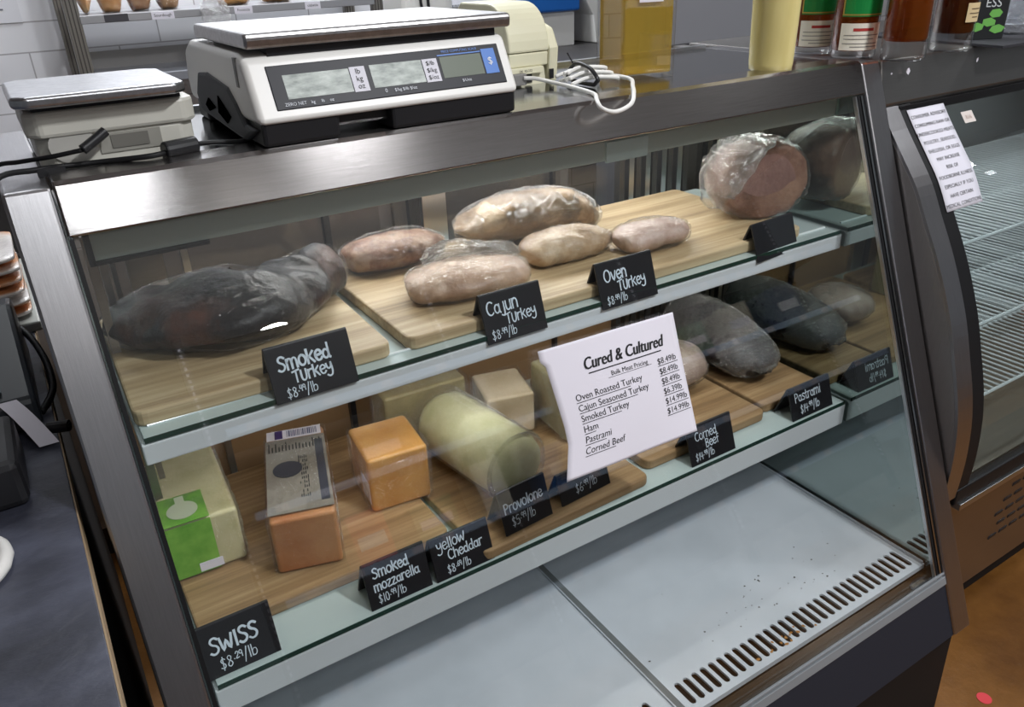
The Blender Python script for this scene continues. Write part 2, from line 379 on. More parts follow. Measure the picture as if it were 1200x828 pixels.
# front pane, gaskets
M = frame_matrix(fr(.0), (1, 0, 0), -DWN)
MB().box(-H+.041, H-.047, -.905, -.046, -.012, -.006, M).build('front_glass', glass, case)
for k, (xx, mm, ww, off) in enumerate([(.5865, rubber, .004, -.004), (.580, chrome, .004, -.003), (.574, rubber, .006, -.0045), (.567, alu, .003, -.004)]):
    MB().box(xx-ww/2, xx+ww/2, -.905, -.05, off-.006, off, M).build('gasket' if mm is rubber else 'glass_channel', mm, case)
MB().box(-.592, -.588, -.905, -.05, -.011, -.005, M).build('gasket', rubber, case)
MB().box(-H+.041, H-.047, -.915, -.900, -.014, 0, M).box(-H+.041, H-.047, -.897, -.893, -.006, -.001, M).build('bottom_rail', plain('rail_grey', srgb(140, 144, 148), .42, .25), case, bevel=.001)
MB().box(-H+.041, H-.047, -1.016, -.915, -.02, -.004, M).build('base_panel', basepanel, case)
MB().prism([(-.345, .262), (-.352, .02), (.42, .02), (.42, .262)], -H+.002, H-.002).build('kick_base', kick, case, bevel=.002)
MB().box(-.585, .585, -.27, .38, .262, .30).build('lower_tray', plain('dark_trough', srgb(38, 34, 30), .5), case)
MB().prism([(.30, 1.186), (.34, 1.186), (.34, 1.150), (.325, 1.150)], -.40, .56).build('added_lamp_housing', white_metal, case)  # made-up housing above the added fill light
area('case_fill', (.10, .302, 1.160), .85, .03, 2.7, (1, .98, .94), aim=(.10, .05, .90))  # added fill light under the hood, brightens the upper rear
area('shelf_lamp', (.0, .05, .904), 1.08, .02, 1.25, (1, .97, .92), aim=(.0, .28, .62))
# floor pans with slotted front edge
def pan(x0, x1, y0, y1, z, s0, n, pitch):
    mb = MB(); ya, yb = y0+.008, y0+.052
    mb.add([(x0, yb+.004, z), (x1, yb+.004, z), (x1, y1, z), (x0, y1, z)], [(0, 1, 2, 3)])
    xs = [s0+i*pitch for i in range(n)]
    edge = [x0]+[s0-pitch/2+i*pitch for i in range(n+1)]+[x1]
    mb.add([(edge[0], y0, z), (edge[1], y0, z), (edge[1], yb+.004, z), (edge[0], yb+.004, z)], [(0, 1, 2, 3)])
    mb.add([(edge[-2], y0, z), (x1, y0, z), (x1, yb+.004, z), (edge[-2], yb+.004, z)], [(0, 1, 2, 3)])
    for xc in xs:
        lp = []; r = .0054
        lp += [(xc+r*math.cos(R(a)), yb-r+r*math.sin(R(a))) for a in (0, 45, 90, 135, 180)]
        lp += [(xc+r*math.cos(R(a)), ya+r+r*math.sin(R(a))) for a in (180, 225, 270, 315, 360)]
        xa, xb_, yA, yB = xc-pitch/2, xc+pitch/2, y0, yb+.004
        ou = [(xb_, yb-r), (xb_, yB), (xc, yB), (xa, yB), (xa, yb-r), (xa, ya+r), (xa, yA), (xc, yA), (xb_, yA), (xb_, ya+r)]
        vs = [(a, b, z) for a, b in lp]+[(a, b, z) for a, b in ou]+[(a, b, z-.004) for a, b in lp]
        fs = [(i, (i+1) % 10, 10+(i+1) % 10, 10+i) for i in range(10)]+[(i, (i+1) % 10, 20+(i+1) % 10, 20+i) for i in range(10)]
        mb.add(vs, fs)
    mb.box(x0, x1, y0-.003, y0, z-.010, z)
    mb.box(x0, x0+.004, y0, y1, z, z+.004).box(x1-.004, x1, y0, y1, z, z+.004)
    return mb
pan(-.583, -.0, -.289, .36, .37, -.565, 31, .0176).build('floor_pan', pan_m, case)
pan(.006, .578, -.289, .36, .37, .028, 31, .0176).build('floor_pan', pan_m, case)
MB().box(-.002, .008, -.285, .36, .355, .3745).build('pan_joint', plain('pan_joint', srgb(120, 124, 124), .4), case)
MB().prism([(-.293, .356), (-.318, .344), (-.329, .350), (-.329, .30), (-.293, .30)], -.59, .588).build('front_lip', trough_m, case)
bl = MB(); bl.lathe([(0, 0), (.022, 0), (.022, .001), (0, .001)], (0, 0, 0), 24, Matrix.Translation((.545, -.3055, .3502)) @ Matrix.Rotation(R(25.6), 4, 'X') @ Matrix.Diagonal((1, .42, 1, 1)))
bl = bl.build('maker_badge', black, case)
text('badge_lettering', 'FEDERAL', .0085, plain('badge_ink', srgb(120, 112, 98), .5), bl, Matrix.Translation((.545, -.3078, .3506)) @ Matrix.Rotation(R(25.6), 4, 'X'), bold=.0002)
sp_m = plain('stain_dark', srgb(70, 70, 68), .6); ru_m = plain('stain_rust', srgb(178, 124, 60), .6)
for nm_, m_, n_, f_ in [('pan_flecks', sp_m, 46, lambda: (random.gauss(.28, .13), -.215+abs(random.gauss(0, .05)), random.uniform(.0008, .0026))), ('rust_stains', ru_m, 16, lambda: (random.gauss(.24, .035), -.272+random.uniform(-.008, .012), random.uniform(.002, .005)))]:
    q = MB()
    for k in range(n_):
        x, y, r = f_()
        if not .02 < x < .56: continue
        q.add([(x+r*random.uniform(.5, 1.2)*math.cos(a*math.pi/3), y+r*random.uniform(.4, 1)*math.sin(a*math.pi/3), .3704) for a in range(6)], [tuple(range(6))])
    tag(q.build(nm_, m_, case), kind='stuff')
# shelves
def shelf(y0, z0, z1, zg):
    sh_ = MB().prism([(y0, z0), (y0, z1-.003), (y0+.003, z1), (.345, z1), (.345, z1-.012), (y0+.02, z1-.012), (y0+.02, z0)], -.582, .577).build('shelf', white_metal, case, bevel=.0015)
    MB().box(-.578, .572, y0+.0005, .335, z1, zg).build('shelf_glass', plain('shelf_glass', srgb(186, 200, 198), .06, 0, .6), sh_, bevel=.001)
    MB().box(-.578, .572, y0-.001, y0+.0005, z1, zg).build('shelf_glass_edge', glass_edge, sh_)
    for xx in (-.4, 0, .4):
        MB().box(xx-.008, xx+.008, .12, .34, z1-.034, z1-.012).build('shelf_bracket', white_metal, sh_)
shelf(-.0215, .8935, .9215, .9275)
shelf(-.0845, .563, .606, .6125)
MB().tube([(-.57, .004, .9285), (.56, .004, .9285)], .002, 8, False).build('shelf_rail', plain('clear_rail', srgb(225, 232, 232), .15), case)
# rear doors
rdoor = MB().box(-.56, .56, .364, .370, .90, 1.15).build('rear_door', clear('rear_glass', (.80, .80, .80), 1.5), case)
MB().box(-.575, .575, .362, .37, .36, .90).build('rear_panel', plain('rear_panel_board_reflection', srgb(150, 120, 88), .3), case)  # flat tan colour stands in for the boards' reflection in this panel
for x0, x1, mm in [(-.52, -.47, steel_dark), (-.445, -.435, alu), (-.225, -.215, black), (-.075, -.055, black), (-.05, -.005, alu), (.22, .226, black)]:
    MB().box(x0, x1, .35, .362, .40, 1.15).build('door_stile', mm, rdoor)
for i in range(9):
    MB().box(.375+i*.021, .375+i*.021+.012, .345-.004*(i % 2), .361, .40, 1.15).build('shelf_standard', alu if i % 2 else plain('standard_dark', srgb(92, 90, 88), .4, .6), case)
for i, (x, ww) in enumerate([(-.575, .01), (-.56, .008), (-.545, .006)]):
    MB().box(x, x+ww, .18+.05*i, .19+.05*i, .40, 1.10).build('shelf_standard', steel_dark, case)

# ------------------------------------------------------------------ cutting boards
def board(x0, x1, y0, y1, z, t, m, label, group, rz=0):
    cx, cy = (x0+x1)/2, (y0+y1)/2
    o = thing('cutting_board', label, 'cutting board', (cx, cy, z), rz, group)
    a, b = (x1-x0)/2, (y1-y0)/2; r = .014
    poly = []
    for sx, sy, a0 in ((1, 1, 0), (-1, 1, 90), (-1, -1, 180), (1, -1, 270)):
        for k in range(5): poly.append((sx*(a-r)+r*math.cos(R(a0+k*22.5)), sy*(b-r)+r*math.sin(R(a0+k*22.5))))
    MB().prism(poly, 0, t, 'z').build('board_slab', m, o, bevel=.003, local=True); return o
ZU, ZL = .9280, .6130
board(-.578, -.272, .0, .315, ZU, .019, wood_a, 'bamboo cutting board under the dark smoked turkey on the upper shelf', 'boards', R(-1))
board(-.252, .492, -.004, .312, ZU, .018, wood_a, 'long bamboo cutting board under the cajun turkeys and the ham', 'boards', 0)
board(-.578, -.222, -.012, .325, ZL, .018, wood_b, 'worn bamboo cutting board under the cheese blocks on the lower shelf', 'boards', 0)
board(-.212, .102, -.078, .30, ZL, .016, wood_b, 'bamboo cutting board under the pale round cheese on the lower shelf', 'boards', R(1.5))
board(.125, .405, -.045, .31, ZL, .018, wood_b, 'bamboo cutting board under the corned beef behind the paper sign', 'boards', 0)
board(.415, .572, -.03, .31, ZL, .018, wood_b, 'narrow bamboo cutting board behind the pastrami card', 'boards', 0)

# ------------------------------------------------------------------ meats
def meat_mat(name, stops, scale, bscale=70, coat=.4, bs=.35):
    m, N, L, p = mat(name); v = coords(N, L)
    L.new(ramp(N, L, noise_tex(N, L, v, scale, 7, .65), stops), p.inputs['Base Color'])
    p.inputs['Roughness'].default_value = .42; p.inputs['Coat Weight'].default_value = coat; p.inputs['Coat Roughness'].default_value = .12
    n = bump(N, L, noise_tex(N, L, v, bscale, 6, .6), bs, .01); L.new(n, p.inputs['Normal']); L.new(n, p.inputs['Coat Normal']); return m
smoked_m = meat_mat('smoked_skin', [(.3, srgb(14, 13, 15)), (.5, srgb(30, 26, 27)), (.66, srgb(84, 50, 36)), (.8, srgb(26, 22, 23))], 9, coat=.25)
pb_ = smoked_m.node_tree.nodes['Principled BSDF']; pb_.inputs['Specular IOR Level'].default_value = .2; pb_.inputs['Roughness'].default_value = .36
seasoned_m = meat_mat('seasoned_skin', [(.25, srgb(70, 46, 34)), (.45, srgb(140, 100, 78)), (.6, srgb(176, 146, 122)), (.8, srgb(86, 62, 50))], 26)
breast_m = meat_mat('turkey_breast', [(.3, srgb(150, 112, 86)), (.5, srgb(196, 164, 138)), (.7, srgb(214, 190, 166)), (.85, srgb(176, 134, 100))], 14)
golden_m = meat_mat('golden_turkey', [(.28, srgb(104, 74, 50)), (.5, srgb(176, 146, 112)), (.66, srgb(206, 186, 158)), (.85, srgb(138, 100, 64))], 12)
oven_m = meat_mat('oven_turkey_skin', [(.3, srgb(150, 104, 88)), (.5, srgb(198, 170, 156)), (.7, srgb(216, 198, 186)), (.85, srgb(168, 120, 98))], 16)
ham_m = meat_mat('ham_skin', [(.3, srgb(84, 52, 40)), (.5, srgb(132, 92, 72)), (.7, srgb(166, 128, 104))], 12)
hamcut_m = meat_mat('ham_cut', [(.3, srgb(118, 82, 74)), (.5, srgb(146, 108, 98)), (.7, srgb(170, 134, 122))], 10)
brisket_m = meat_mat('dark_brisket', [(.3, srgb(22, 20, 24)), (.55, srgb(44, 40, 46)), (.75, srgb(82, 74, 78)), (.9, srgb(50, 40, 38))], 10)
corned_m = meat_mat('corned_beef', [(.3, srgb(92, 72, 62)), (.5, srgb(150, 130, 118)), (.7, srgb(188, 174, 164))], 10)
ZB, ZC = ZU+.0185, ZL+.0185
def meat(name, label, spine, m, z0, seed, amp=.006, wgrow=.0006, wamp=.0026, tail=None, heavy=False, wm=None, cut=None, crease=.004, freq=18):
    c = Vector((sum(s[0] for s in spine)/len(spine), sum(s[1] for s in spine)/len(spine), z0))
    o = thing(name, label, 'meat', c, 0, 'wrapped meats in the case')
    blob(spine, z0, 26, amp, freq, seed, 0, 8, 1, crease).build('meat', m, o, smooth=True, subd=1)
    if cut: MB().add(*cut).build('cut_face', hamcut_m, o, smooth=True, subd=1)
    blob(spine, z0-.0003, 72, wamp, 75, seed+5, wgrow+wamp*.6, 18, 1, wamp).build('plastic_wrap', wm or (wrap_heavy if heavy else wrap), o, smooth=True)
    if tail: blob(tail, None, 18, .006, 60, seed+9, 0, 8, 1, .006).build('wrap_tail', wrap_heavy, o, smooth=True)
    return o
meat('smoked_turkey', 'large dark wrapped smoked turkey on the bamboo board beside the steel frame',
     [(-.560, .225, .962, .012, .010), (-.550, .218, .970, .052, .026), (-.49, .190, .980, .080, .038), (-.42, .150, .986, .092, .046), (-.365, .175, .977, .070, .036), (-.31, .215, .975, .054, .034), (-.268, .238, .976, .044, .033), (-.248, .243, .968, .014, .012)], smoked_m, ZB, 1, .015, crease=.007, wm=wrap_dark)
meat('turkey_breast', 'brown peppery wrapped turkey piece lying behind the pale turkey breast',
     [(-.228, .27, .963, .010, .010), (-.215, .27, .966, .036, .022), (-.16, .265, .970, .046, .028), (-.10, .265, .968, .044, .026), (-.06, .268, .962, .014, .012)], seasoned_m, ZB, 2, .005)
meat('turkey_breast', 'pale pink wrapped turkey breast at the front of the cajun turkeys',
     [(-.196, .115, .962, .012, .012), (-.184, .111, .964, .044, .020), (-.13, .097, .967, .056, .025), (-.075, .09, .967, .052, .024), (-.032, .09, .963, .040, .020), (-.018, .09, .961, .010, .010)], breast_m, ZB, 3, .005, freq=26,
     tail=[(-.15, .155, .978, .02, .008), (-.115, .145, .993, .034, .014), (-.075, .13, .992, .026, .012), (-.03, .125, .985, .022, .010), (-.002, .122, .978, .006, .005)])
meat('turkey_breast', 'large golden wrapped turkey with bunched plastic, upper piece of the cajun pile',
     [(-.045, .252, .986, .012, .010), (-.028, .246, .987, .034, .018), (.025, .246, .988, .05, .034), (.095, .238, .991, .056, .038), (.155, .230, .985, .052, .036), (.197, .210, .972, .034, .026), (.207, .208, .968, .008, .008)], golden_m, ZB, 4, .010, heavy=True, crease=.006)
meat('turkey_breast', 'golden wrapped turkey half resting in front of the large golden turkey',
     [(.008, .122, .962, .010, .010), (.022, .122, .966, .034, .020), (.075, .121, .970, .040, .026), (.13, .120, .966, .036, .022), (.170, .120, .961, .010, .010)], golden_m, ZB, 14, .006)
meat('turkey_breast', 'small pinkish wrapped oven turkey piece behind the oven turkey card',
     [(.160, .085, .962, .010, .010), (.170, .085, .964, .034, .018), (.21, .079, .968, .042, .024), (.255, .077, .966, .038, .021), (.287, .079, .962, .022, .015), (.294, .079, .960, .006, .006)], oven_m, ZB, 6, .005)
# half ham: round body with a broad flat cut face turned to the glass
def ham():
    o = thing('ham', 'big wrapped half ham standing at the end of the long board', 'meat', (.46, .12, ZB), 0, 'wrapped meats in the case')
    c = Vector((.488, .104, 1.010)); nn = Vector((-.30, -.95, .04)).normalized(); cut = .040
    def shell(rad, seed, amp, freq, g, name, m, zz):
        mb = MB(); nu, nv = 44, 28; vs = []; fs = []
        for i in range(nv+1):
            th = math.pi*i/nv
            for j in range(nu):
                ph = 2*math.pi*j/nu
                d = Vector((math.sin(th)*math.cos(ph), math.sin(th)*math.sin(ph), math.cos(th)))
                p = c+Vector((d.x*(rad[0]+g), d.y*(rad[1]+g), d.z*(rad[2]+g)))+d*(noise.noise(d*freq+Vector((seed, 0, 0)))*amp+noise.noise(d*freq*2.6+Vector((0, seed, 0)))*amp*.5)
                k = (p-c).dot(nn)
                if k > cut+g: p -= nn*(k-cut-g)*.96
                p.z = max(p.z, zz); vs.append(p)
        for i in range(nv):
            for j in range(nu): fs.append((i*nu+j, i*nu+(j+1) % nu, (i+1)*nu+(j+1) % nu, (i+1)*nu+j))
        mb.add(vs, fs).build(name, m, o, smooth=True)
    rad = (.088, .086, .070)
    shell(rad, 2, .006, 3.5, 0, 'meat', ham_m, ZB)
    shell(rad, 9, .005, 11, .0035, 'plastic_wrap', wrap, ZB-.0003)
    fw = MB(); t1 = Vector((0, 0, 1)); t2 = nn.cross(t1).normalized(); fc = c+nn*(cut+.0012)+Vector((0, 0, -.006))
    rim = [fc+t2*.062*math.cos(R(a))+t2*.010*(1+.08*math.sin(R(a*2+30)))+t1*.052*math.sin(R(a))*(1+.06*math.cos(R(a*3))) for a in range(0, 360, 10)]
    n = len(rim); fw.add(rim+[p-nn*.012 for p in rim]+[fc+nn*.002], [(i, (i+1) % n, 2*n) for i in range(n)]+[(i, n+i, n+(i+1) % n, (i+1) % n) for i in range(n)])
    fw.build('cut_face', hamcut_m, o, smooth=False)
    fold = blob([(.385, .10, .975, .012, .012), (.388, .10, 1.0, .04, .016), (.402, .10, 1.035, .055, .016), (.43, .10, 1.066, .058, .014), (.465, .095, 1.078, .05, .010), (.50, .09, 1.074, .01, .006)], None, 26, .006, 50, 4, 0, 10, 1, .008)
    fold.build('wrap_fold', wrap_heavy, o, smooth=True)
ham()
meat('corned_beef', 'pale wrapped corned beef half hidden behind the paper price sign',
     [(.275, .14, .655, .012, .012), (.29, .14, .665, .055, .030), (.335, .135, .672, .07, .038), (.378, .135, .668, .055, .032), (.392, .135, .66, .012, .012)], corned_m, ZC, 11, .006)
meat('brisket', 'long dark wrapped brisket lying front to back beside the mirrored end wall',
     [(.478, .035, .662, .012, .012), (.479, .045, .666, .052, .030), (.485, .12, .678, .070, .046), (.492, .21, .684, .072, .052), (.496, .27, .680, .055, .046), (.498, .29, .676, .012, .012)], brisket_m, ZC, 12, .009, heavy=True)

# ------------------------------------------------------------------ cheeses
def cheese_mat(name, c1, c2, rough=.4):
    return mottled(name, [(.35, c1), (.65, c2)], 22, rough, 0, .1, 60)
def block(name, label, c, rz, w_, d_, h_, m, parts, wrapped=True, mats=None, z=ZC):
    o = thing(name, label, 'cheese', (c[0], c[1], z), rz, 'cheeses on the lower shelf')
    b = MB(); n = 6
    b.box(-w_/2, w_/2, -d_/2, d_/2, 0, h_).build('cheese_block', m, o, bevel=.006, seg=3, local=True)
    if wrapped:
        g = .0018
        mb = MB()
        def face(fn): mb.grid(fn, 14, 14)
        W, D = w_/2+g, d_/2+g
        def jit(p): p = Vector(p); return p+Vector((noise.noise(p*55+Vector(c+(0,))), noise.noise(p*60+Vector((7, 1, c[0]*9))), abs(noise.noise(p*50)))) * .0018
        face(lambda u, v: jit((-W+2*W*u, -D+2*D*v, h_+g+.001)))
        face(lambda u, v: jit((-W+2*W*u, -D-.001, (h_+g)*v)))
        face(lambda u, v: jit((-W-.001, -D+2*D*u, (h_+g)*v)))
        face(lambda u, v: jit((W+.001, -D+2*D*u, (h_+g)*v)))
        mb.build('plastic_wrap', wrap, o, smooth=True, local=True)
    return o
swiss = block('swiss_cheese', 'pale wrapped cheese block with green label next to the steel frame', (-.528, .198), R(-3), .096, .19, .088, cheese_mat('swiss', srgb(196, 188, 142), srgb(214, 206, 166)), None)
gl_m = mottled('green_label', [(.35, srgb(96, 156, 52)), (.65, srgb(132, 182, 76))], 30, .4)
MB().box(-.046, .012, -.0986, -.0982, .004, .088).box(-.046, .012, -.098, -.03, .0905, .0912).build('green_label', gl_m, swiss, local=True)
MB().lathe([(0, 0), (.02, 0), (.02, .0008), (0, .0008)], (-.018, -.068, .0913), 24).box(-.024, -.012, -.052, -.034, .0913, .092).build('label_emblem', plain('label_pale', srgb(196, 204, 180), .5), swiss, local=True)
MB().box(-.015, .016, -.0993, -.0988, .006, .02).build('label_sticker', paper, swiss, local=True)
mun = block('muenster_cheese', 'long orange-rinded cheese block with printed clear label and barcode on top', (-.386, .138), R(-16), .088, .232, .088, mottled('orange_rind', [(.3, srgb(172, 104, 60)), (.6, srgb(198, 142, 96))], 12, .4), None)
plb = MB().box(-.044, .044, -.105, .085, .0905, .0911).build('printed_label', plain('label_grey', srgb(128, 122, 112), .35), mun, local=True)
MB().lathe([(0, 0), (.021, 0), (.021, .0006), (0, .0006)], (-.014, .0, .0912), 24).box(.028, .040, -.09, .07, .0912, .0916).build('label_seal', plain('label_dark', srgb(54, 56, 66), .4), plb, local=True)
lt = MB()
for j in range(5):
    for i in range(10):
        if random.random() < .8: lt.box(-.002+.0028*j+.004, -.002+.0028*j+.0054, -.075+i*.011, -.075+i*.011+random.uniform(.004, .009), .0912, .0916)
lt.build('label_lettering', ink, plb, local=True); lt = MB()
for i in range(16): lt.box(-.04+.005*i, -.04+.005*i+.0018, .052, .052+random.uniform(.01, .026), .0912, .0916)
lt.build('label_table', ink, plb, local=True)
bc = MB().box(-.042, .040, .086, .112, .0912, .0918); bc = bc.build('barcode_label', paper, mun, local=True)
bb = MB()
x = -.012
while x < .034:
    ww = random.choice((.0007, .0011, .0018)); bb.box(x, x+ww, .090, .108, .0919, .0922); x += ww+random.choice((.0008, .0013))
bb.build('barcode', plain('barcode_blue', srgb(60, 66, 110), .5), bc, local=True)
MB().box(-.030, -.018, .087, .111, .0919, .0922).build('barcode_mark', plain('mark_violet', srgb(66, 50, 110), .5), bc, local=True)
ched = block('cheddar_cheese', 'square block of orange yellow cheddar in clear wrap', (-.246, .135), R(-6), .094, .104, .094, cheese_mat('cheddar', srgb(196, 136, 60), srgb(212, 158, 84)), None)
MB().box(-.0475, -.047, -.045, -.005, .012, .05).build('side_label', paper, ched, local=True)
# round provolone lying on its side, end turned to the glass
pv = thing('provolone_cheese', 'pale green round provolone log lying on its side behind its card', 'cheese', (-.110, .085, ZC), R(8), 'cheeses on the lower shelf')
prov_m = cheese_mat('provolone', srgb(196, 194, 146), srgb(218, 216, 176))
Mp = Matrix.Translation((0, .11, .056)) @ Matrix.Rotation(R(90), 4, 'X')
MB().lathe([(.02, 0), (.046, .004), (.054, .02), (.055, .10), (.054, .18), (.048, .198), (.03, .206)], (0, 0, 0), 36, Mp).build('cheese_log', prov_m, pv, smooth=True, local=True)
lw = MB(); lw.grid(lambda u, v: Mp @ Vector(((.058+.002*noise.noise(Vector((u*30, v*14, 0))))*math.cos(2*math.pi*u), (.058+.002*noise.noise(Vector((u*30, v*14, 3))))*math.sin(2*math.pi*u), -.003+.2*v)), 60, 24)
lw.lathe([(.0575, .197), (.05, .206), (.03, .211), (.001, .212)], (0, 0, 0), 40, Mp)
for i, p in enumerate(lw.v):
    if p[2] < .0: lw.v[i] = (p[0], p[1], 0)
lw.build('plastic_wrap', wrap, pv, smooth=True, local=True)
dots = MB()
for i in range(5):
    for j in range(12):
        a = R(40+i*13); rr = .0585
        dots.lathe([(0, 0), (.0013, 0), (.0013, .0004), (0, .0004)], (0, 0, 0), 6, Mp @ Matrix.Translation((rr*math.cos(a), rr*math.sin(a), .03+j*.0075)) @ Matrix.Rotation(a, 4, 'Z') @ Matrix.Rotation(R(90), 4, 'Y'))
dots.build('printed_dots', plain('print_pale', srgb(214, 214, 200), .5), pv, local=True)
block('swiss_cheese', 'small ivory cheese block behind the round provolone', (.002, .200), R(-14), .085, .10, .078, cheese_mat('ivory_cheese', srgb(206, 188, 156), srgb(222, 206, 178)), None)
block('swiss_cheese', 'tall pale olive cheese block partly hidden by the paper sign', (.096, .135), R(-4), .082, .12, .105, cheese_mat('olive_cheese', srgb(146, 140, 100), srgb(170, 162, 120)), None)
block('cheese_block', 'pale cheese block at the rear behind the orange cheddar', (-.13, .262), R(-3), .15, .07, .10, cheese_mat('buff_cheese', srgb(150, 138, 100), srgb(172, 160, 120)), None)

# ------------------------------------------------------------------ chalkboard cards
def card(label, x, y, z, wd, lines, rz=0, h=.072, tilt=20, over=0, name='price_card'):
    """tent card; front leaf starts at (x,y,z). over: how far the front leaf hangs below the back one"""
    o = thing(name, label, 'price card', (x, y, z), rz, 'chalkboard price cards')
    t = R(tilt); fx, fz = h*math.sin(t), h*math.cos(t); th = .0022
    top = (fx, fz); bx = fx+(fz-over)*math.tan(t)*1.15
    poly = [(0, 0), (fx-.001, fz), (fx+.002, fz+.0008), (fx+.004, fz-.001), (bx+.003, over), (bx, over), (fx+.0012, fz-.004), (th*1.1, 0)]
    MB().prism(poly, 0, wd).build('board', card_m, o, bevel=.0008, local=True)
    M = frame_matrix((0, -.0003, 0), (1, 0, 0), (0, math.sin(t), math.cos(t)))
    if lines:
        hand(lines[:-1], M).build('name_lettering', chalk, o, local=True)
        hand(lines[-1:], M).build('price_lettering', chalk, o, local=True)
    return o
OV = .0125
card('black card chalked Smoked Turkey on the upper shelf edge', -.434, -.0265, .9215, .102, [('SmoKed', .012, .037, .0165, .0032, .03), ('TUrKey', .026, .0205, .0140, .0026, .03), ('$8.49/lb', .014, .004, .0115, .0013, .02)], h=.067, over=.0062)
card('black card chalked Cajun Turkey on the upper shelf edge', -.149, -.0265, .9155, .096, [('Cajun', .008, .038, .0175, .0024, .05), ('TUrKey', .034, .0215, .0140, .0020, .05), ('$8.49/lb', .008, .005, .0120, .0013, .03)], h=.067, over=OV)
card('black card chalked Oven Turkey on the upper shelf edge', .043, -.0265, .9155, .105, [('Oven', .012, .038, .0170, .0027, .04), ('TUrKey', .034, .0215, .0150, .0023, .05), ('$8.49/lb', .010, .005, .0115, .0013, .03)], h=.067, over=OV)
card('dark card with no readable writing in front of the ham', .362, -.0265, .9155, .105, None, R(4), h=.062, over=OV)
Lz = .6128
card('black card chalked Swiss at the end of the lower shelf', -.586, -.074, Lz, .090, [('SwISS', .012, .030, .0200, .0034, .02), ('$8.29/lb', .018, .008, .0140, .0014, .04)], h=.068)
card('black card chalked Smoked Mozzarella on the lower shelf', -.376, -.079, Lz, .090, [('SmoKed', .012, .042, .0135, .0025, .02), ('mozzarella', .010, .024, .0125, .0021, .03), ('$10.99/lb', .012, .007, .0115, .0013, .02)], h=.064)
card('black card chalked Yellow Cheddar beside the mozzarella card', -.280, -.081, Lz, .092, [('yellow', .010, .042, .0145, .0020, .05), ('Cheddar', .024, .026, .0135, .0020, .03), ('$8.69/lb', .018, .007, .0115, .0013, .02)], h=.062)
card('black card chalked Provolone propped on a board in front of the round cheese', -.161, -.070, ZC-.002, .086, [('Provolone', .006, .032, .0145, .0024, .04), ('$5.99/lb', .014, .010, .0135, .0014, .05)], R(4), h=.066)
card('black card mostly covered by the paper price sign', -.055, -.060, ZC-.002, .098, [('$6.99/lb', .030, .010, .0135, .0014, .05)], R(4), h=.05)
card('black card chalked Corned Beef on the lower shelf', .193, -.080, Lz, .100, [('Corned', .016, .040, .0140, .0017, .03), ('Beef', .036, .024, .0140, .0017, .03), ('$14.99/lb', .010, .007, .0120, .0013, .03)], h=.066)
card('black card chalked Pastrami near the mirrored end wall', .437, -.080, Lz, .108, [('Pastrami', .012, .032, .0160, .0019, .02), ('$14.99/lb', .022, .009, .0145, .0015, .03)], h=.060)

# ------------------------------------------------------------------ paper sign on the glass
def gl(s, x, off=.0012): return fr(s, x, off)
sign = thing('paper_sign', 'white printed paper price list taped to the sloped front glass', 'sign', gl(.46, 0))
TL, TR, BR, BL = (-.1245, .2885), (.100, .2935), (.100, .4665), (-.1255, .4625)
def sg(u, v, off=.0016):
    # u right, v down, both 0..1 ; slight waviness of hand-cut paper
    x = (TL[0]*(1-u)+TR[0]*u)*(1-v)+(BL[0]*(1-u)+BR[0]*u)*v
    s = (TL[1]*(1-u)+TR[1]*u)*(1-v)+(BL[1]*(1-u)+BR[1]*u)*v
    e_ = min(1, max(0, (v-.09)/.03)) * (.006+.008*min(1, max(0, (v-.1)/.5))) * (1 if v < .74 else (1-v)/.26)
    x += e_*(1-u)
    return gl(s, x, off+.0022*math.sin(u*3.1)*math.sin(v*3.1)+.0006*math.sin(u*9+v*5))
MB().grid(lambda u, v: sg(u, v, .0016), 24, 48).build('sheet', paper, sign, smooth=True, solid=.0003)
def sgm(u0, v0, rot=-.012):
    def f(x, y):
        u = u0+x/.2245; v = v0-y/.176+x*.0
        return sg(u, v, .0022)
    return f
def st(s, u, v, size, align='LEFT', **k): return text(None, s, size, None, None, None, align, mapfn=sgm(u, v), **k)
ttl = MB()
for du in (-.0035, 0, .0035):
    q = st('Cured & Cultured', .555+du, .235, .0235, 'CENTER', shear=.28, sx=.80); ttl.add(q.v, q.f)
def rule(mb, u0, u1, v, th=.006):
    mb.grid(lambda a, b: sg(u0+(u1-u0)*a, v+th*b, .0022), 10, 1)
rule(ttl, .27, .84, .262, .009); ttl.build('title_lettering', ink, sign)
body = MB()
def put(m2): body.add(m2.v, m2.f)
put(st('Bulk Meat Pricing', .57, .335, .0092, 'CENTER')); rule(body, .40, .74, .345, .003)
for i, (a, b) in enumerate([('Oven Roasted Turkey', '$8.49lb'), ('Cajun Seasoned Turkey', '$8.49lb'), ('Smoked Turkey', '$8.49lb'), ('Ham', '$6.39lb'), ('Pastrami', '$14.99lb'), ('Corned Beef', '$14.99lb')]):
    v = .445+i*.082
    put(st(a, .13, v, .0128)); rule(body, .13, .13+[.41, .45, .30, .085, .155, .225][i], v+.012, .005)
    put(st(b, .79, v-.075, .0122)); rule(body, .79, .79+(.17 if i < 4 else .195), v-.063, .005)
body.build('price_lettering', ink, sign)

